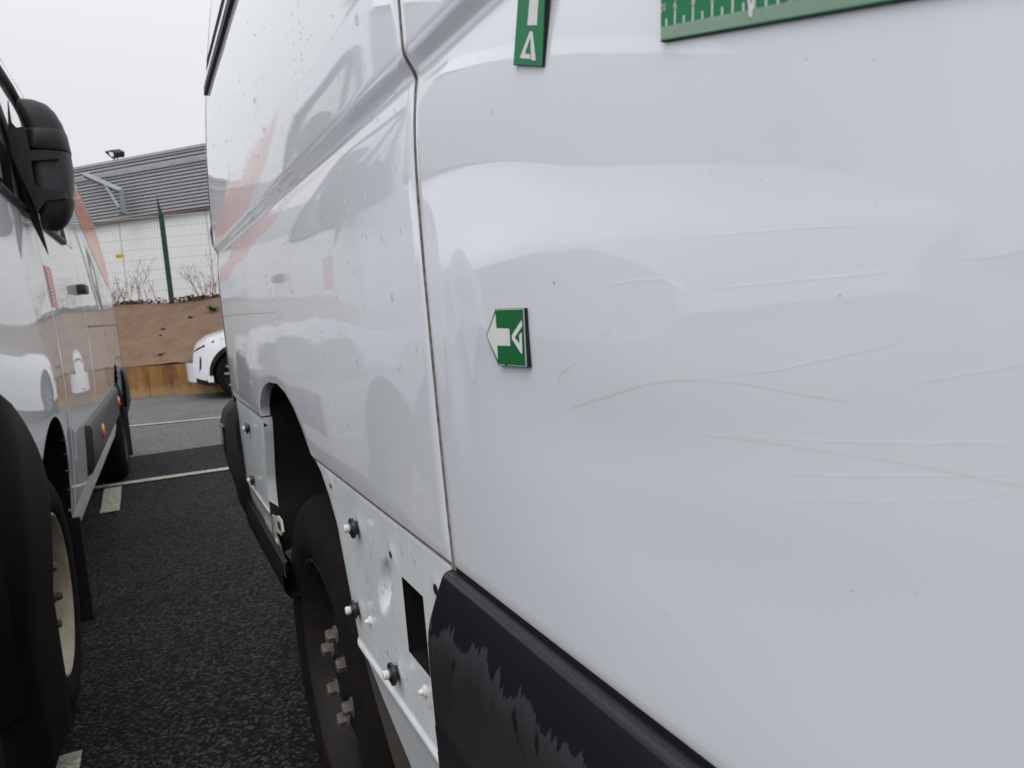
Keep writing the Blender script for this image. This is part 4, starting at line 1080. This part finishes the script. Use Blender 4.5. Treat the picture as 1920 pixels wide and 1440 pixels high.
# bare shrubs at the fence foot
def shrub(px, py, h, label, seed, n=9):
    rn = random.Random(seed); u, z = on_f(px, py); base = F0+WD*u-WN*.15+Vector((0, 0, 1.40-F0.z))
    sh = empty('bare_shrub', base, 0, label, 'shrub', 'bare shrubs below the fence')
    for k in range(n):
        m = MB()
        def grow(p, d, L, r, lev):
            pts = [p]; q = p
            for s_ in range(4):
                d = (d+Vector((rn.uniform(-.3, .3), rn.uniform(-.2, .2), rn.uniform(-.12, .22)))).normalized(); q = q+d*L/4; pts.append(q)
            m.tube(pts, [r*(1-.18*i) for i in range(5)], 3, False)
            if lev > 0:
                for s_ in range(4):
                    b_ = pts[rn.randint(1, 4)]; dd = (d+Vector((rn.uniform(-1, 1), rn.uniform(-.6, .6), rn.uniform(-.2, .7)))).normalized(); grow(b_, dd, L*.5, r*.55, lev-1)
        grow(Vector((rn.uniform(-.18, .18), rn.uniform(-.05, .05), -.03)), Vector((rn.uniform(-.5, .5), rn.uniform(-.3, .3), 1)).normalized(), h*rn.uniform(.5, 1), .008, 2)
        m.build('stem', M['twig'], sh)
    return sh
shrub(238, 560, .42, 'dense low bare shrub at the fence beside the left van', 1, 8)
shrub(285, 560, .62, 'thin tall bare shrub in front of the mesh, left of the green post', 2, 4)
shrub(395, 548, .55, 'bare twiggy shrub at the fence beside the right van', 3, 7)
# leaf litter and dark soil along the bank top
rn = random.Random(21); m = MB()
for k in range(420):
    u = on_f(rn.choice((245, 250, 262, 350, 375, 398, 385)), 560)[0]+rn.gauss(0, .22); d_ = -.12+rn.gauss(0, .05); r = rn.uniform(.015, .05)
    p = F0+WD*u+WN*d_; z = 1.43+rn.uniform(-.03, .05)
    V = [(p.x+rn.uniform(-r, r), p.y+rn.uniform(-r, r), z+rn.uniform(-r, r)) for _ in range(4)]; m.add(V, [(0, 1, 2), (0, 2, 3), (0, 3, 1), (1, 3, 2)])
o = m.build('leaf_litter', M['soil']); tag(o, 'dark soil and dead leaves along the top of the bank', 'leaf litter', kind='stuff')
# weeds on the bank
def on_bank(px, py):
    d = ray(px, py)
    for k in range(4000):
        p = CO+d*((10+k*.002)/d.y); t = (p-W0).dot(WN)
        if 0 < t and p.z < WH-.02+(1.43-WH+.02)*min(1, t/2.1): return p
    return p
for i, (px, py, sz, lb) in enumerate([(301, 666, .10, 'small green weed low on the bare earth bank'), (398, 582, .14, 'green weed high on the bank beside the right van'), (356, 596, .07, 'faint grey-green weed in the middle of the upper bank'), (369, 650, .08, 'small weed on the bank just above the white car')]):
    p = on_bank(px, py); wd = empty('weed', p, 0, lb, 'weed', 'weeds on the bank'); rn = random.Random(i+40); m = MB()
    for k in range(46):
        a_ = rn.uniform(0, 6.28); L = sz*rn.uniform(.4, 1.2); d_ = Vector((math.cos(a_), math.sin(a_), rn.uniform(.1, 1.1))).normalized(); s_ = d_.cross(Vector((0, 0, 1)))*L*.16
        q = d_*L*.2; m.add([q-s_*.3, q+s_, d_*L, q-s_], [(0, 1, 2, 3)])
    m.build('leaves', M['leaf'], wd)
rn = random.Random(77)
for i, (px, py, r, lb) in enumerate([(306, 617, .04, 'dark clod of earth in the middle of the bank'), (301, 628, .025, 'smaller earth clod just below the dark clod')]):
    p = on_bank(px, py); bm = bmesh.new(); bmesh.ops.create_icosphere(bm, subdivisions=2, radius=r)
    for q in bm.verts: q.co *= rn.uniform(.7, 1.2); q.co.z *= .5
    me = bpy.data.meshes.new('earth_clod'); bm.to_mesh(me); bm.free(); me.materials.append(M['soil']); o = bpy.data.objects.new('earth_clod', me); COL.objects.link(o); o.location = p; tag(o, lb, 'clod', 'earth clods on the bank')

# white cars parked nose to the left
def make_car():
    r = empty('parked_car', (0, 0, 0))
    L = 4.35
    fw = [(.72, .33), (3.35, .33)]
    def low(u):
        z = .20 if .25 < u < 4.2 else .24
        for c_, r_ in ((.60, .36), (3.22, .36)):
            t = (u-c_)/r_
            if abs(t) < 1: z = max(z, .33+r_*math.sqrt(1-t*t))
        return z
    def belt(u): return interp(u, [(0, .50), (.03, .66), (.08, .72), (.2, .80), (.45, .87), (.9, .925), (1.25, .96), (3.2, 1.04), (4.0, 1.06), (4.3, .98), (4.35, .8)])
    def ins(u, z):
        k = .42*max(0, (.42-u)/.42)**2 + .25*max(0, (u-4.0)/.35)**2
        return k + .05*max(0, (z-.62)/.4)**2 + .03*max(0, (.4-z)/.3)
    us_ = lines((0, .12, .02), (.12, .23, .02), (.23, .26, .006), (.26, .94, .025), (.94, .98, .008), (.98, 2.84, .1), (2.84, 2.88, .01), (2.88, 3.56, .03), (3.56, 3.6, .01), (3.6, L, .05))
    def sidep(sgn, name):
        V = []; F = []; nz = 12
        for u in us_:
            zl = min(low(u), belt(u)-.02)
            for k in range(nz+1):
                z = lerp(zl, belt(u), k/nz); V.append((u, sgn*(.9-ins(u, z)), z))
        for i in range(len(us_)-1):
            for k in range(nz):
                f = (i*(nz+1)+k, (i+1)*(nz+1)+k, (i+1)*(nz+1)+k+1, i*(nz+1)+k+1); F.append(f if sgn < 0 else f[::-1])
        return obj(name, V, F, M['car_white'], r, True, 40)
    sidep(-1, 'body_side'); sidep(1, 'body_side')
    V = []; F = []; ny = 10; uu = [u for u in us_ if u <= 1.26]
    for u in uu:
        hw = .9-ins(u, belt(u))
        for k in range(ny+1):
            t = -1+2*k/ny; V.append((u, t*hw, belt(u)+.05*(1-t*t)))
    for i in range(len(uu)-1):
        for k in range(ny): F.append((i*(ny+1)+k, (i+1)*(ny+1)+k, (i+1)*(ny+1)+k+1, i*(ny+1)+k+1))
    obj('bonnet', V, F, M['car_white'], r, True, 50)
    # nose
    V = []; F = []
    for z in (.24, .3, .4, .5):
        for k in range(ny+1):
            t = -1+2*k/ny; V.append((0.0-.10*(1-t*t), t*(.9-ins(0, z)), z))
    for j in range(3):
        for k in range(ny): F.append((j*(ny+1)+k, j*(ny+1)+k+1, (j+1)*(ny+1)+k+1, (j+1)*(ny+1)+k))
    obj('front_bumper', V, F, M['car_white'], r, True, 50)
    # greenhouse
    gh = [(1.22, .965, .80), (1.95, 1.44, .62), (2.3, 1.50, .60), (3.3, 1.50, .60), (3.9, 1.40, .62), (4.28, 1.03, .74)]
    V = []; F = []
    for u, z, hw in gh: V += [(u, -hw, z), (u, hw, z)]
    for i in range(len(gh)-1): F.append((2*i, 2*i+2, 2*i+3, 2*i+1))
    F2 = [F[0], F[-1]]; obj('windscreen', V, F2, M['windscreen'], r, False); obj('roof', V, F[1:-1], M['car_white'], r, True, 60)
    for sgn in (-1, 1):
        V = []; F = []
        for u, z, hw in gh: V += [(u, sgn*.845, min(belt(u), z)), (u, sgn*hw, z)]
        for i in range(len(gh)-1):
            f = (2*i, 2*i+2, 2*i+3, 2*i+1); F.append(f if sgn < 0 else f[::-1])
        obj('side_windows', V, F, M['windscreen'], r, False)
    obj('tail', [(4.35, -.65, .3), (4.35, .65, .3), (4.34, .7, .8), (4.29, .74, 1.03), (4.29, -.74, 1.03), (4.34, -.7, .8)], [(0, 1, 2, 3, 4, 5)], M['car_white'], r)
    m = MB(); m.box((.15, -.72, .2), (4.2, .72, .36)); m.build('underbody', M['dark'], r)
    # black arch trims, bumper lip, headlamp slit, side scoop
    for c_ in (.60, 3.22):
        V = []; F = []; n = 24
        for k in range(n+1):
            a_ = math.pi*k/n; 
            for rr, dy in ((.352, .02), (.352, -.012), (.405, -.010), (.41, .004)):
                u = c_-rr*math.cos(a_); z = .33+rr*math.sin(a_)-.06*(0); V.append((u, -(.9-ins(u, z))+dy, z))
        for k in range(n):
            for q in range(3): F.append((k*4+q, k*4+1+q, k*4+5+q, k*4+4+q))
        obj('arch_trim', V, F, M['bumper'], r, True, 40)
        V = [];F = []
        for k in range(n+1):
            a_ = math.pi*(k/n); u = c_-.37*math.cos(a_); z = .33+.37*math.sin(a_); V += [(u, -.86, z), (u, -.45, z)]
        for k in range(n): F.append((2*k, 2*k+1, 2*k+3, 2*k+2))
        F.append(tuple(2*k+1 for k in range(n+1))); obj('arch_liner', V, F, M['dark'], r)
    V = []; F = []
    pts = [(.02, .245), (.08, .225), (.15, .21), (.26, .20)]
    for u, z in pts: V += [(u, -(.9-ins(u, z))-.008, z), (u, -(.9-ins(u, z))-.008, z+.055), (u, -(.9-ins(u, z))+.1, z-.02)]
    for k in range(3): F += [(k*3, k*3+3, k*3+4, k*3+1), (k*3, k*3+2, k*3+5, k*3+3)]
    obj('bumper_lip', V, F, M['bumper'], r, True, 40)
    V = []; F = []
    for u, z0_, z1_ in [(.03, .655, .665), (.08, .675, .70), (.16, .71, .74), (.28, .765, .785), (.40, .80, .808)]:
        z0_ = min(z0_, belt(u)-.012); z1_ = min(z1_, belt(u)-.004)
        V += [(u, -(.9-ins(u, z0_))-.004, z0_), (u, -(.9-ins(u, z1_))-.004, z1_)]
    for k in range(4): F.append((2*k, 2*k+2, 2*k+3, 2*k+1))
    obj('headlamp', V, F, M['gloss_black'], r, True, 60)
    V = []
    for u, z in [(.07, .38), (.10, .43), (.115, .56), (.10, .60), (.085, .50)]: V.append((u, -(.9-ins(u, z))-.004, z))
    obj('bumper_slot', V, [(0, 1, 2, 3, 4)], M['steel_dark'], r)
    for c_ in (.60, 3.22):
        for sgn in (-1, 1):
            w_ = empty('wheel'); w_.parent = r; c0 = Vector((c_, sgn*.865, .325)); inn = Vector((0, -sgn, 0))
            m = MB(); m.lathe([(.235, .02), (.24, .004), (.27, -.004), (.305, .0), (.325, .02), (.325, .17), (.3, .2), (.23, .2)], c0, inn, 40); m.build('tyre', M['rubber'], w_, True, 40)
            m = MB(); m.lathe([(.24, .006), (.228, .004), (.218, .03), (.215, .1), (0, .1)], c0, inn, 40); m.build('rim', M['gloss_black'], w_, True, 40)
            e1 = Vector((1, 0, 0)); e2 = Vector((0, 0, 1))
            for k in range(5):
                th = 2*math.pi*k/5+.3; d_ = e1*math.cos(th)+e2*math.sin(th); s_ = e1*-math.sin(th)+e2*math.cos(th); m = MB()
                for q in (-1, 1):
                    A_ = c0+d_*.05+s_*.012*q; B_ = c0+d_*.225+s_*.055*q; t_ = s_*.014
                    m.add([A_-t_+inn*.03, A_+t_+inn*.03, B_+t_+inn*.012, B_-t_+inn*.012], [(0, 1, 2, 3)] if sgn > 0 else [(3, 2, 1, 0)])
                m.build('spoke', M['alloy'], w_)
            m = MB(); m.lathe([(0, .02), (.05, .022), (.055, .04)], c0, inn, 16); m.build('hub_cap', M['gloss_black'], w_, True)
    return r
def copy_tree(o, parent=None):
    c_ = o.copy(); COL.objects.link(c_); c_.parent = parent
    for ch in list(o.children): copy_tree(ch, c_)
    return c_
car = make_car(); cp = at_y(357, 690, 10.75)
car.location = (cp.x+.09, 10.75+.9, 0); car.rotation_euler = (0, 0, math.radians(-4))
tag(car, 'white car whose nose shows beside the right van, front wheel visible', 'car', 'white cars parked by the wall')
car2 = copy_tree(car); car2.location = (cp.x+5.6, 10.75+.45, 0); tag(car2, 'second white car parked behind the one whose nose shows', 'car')
print('objects', len(bpy.data.objects))
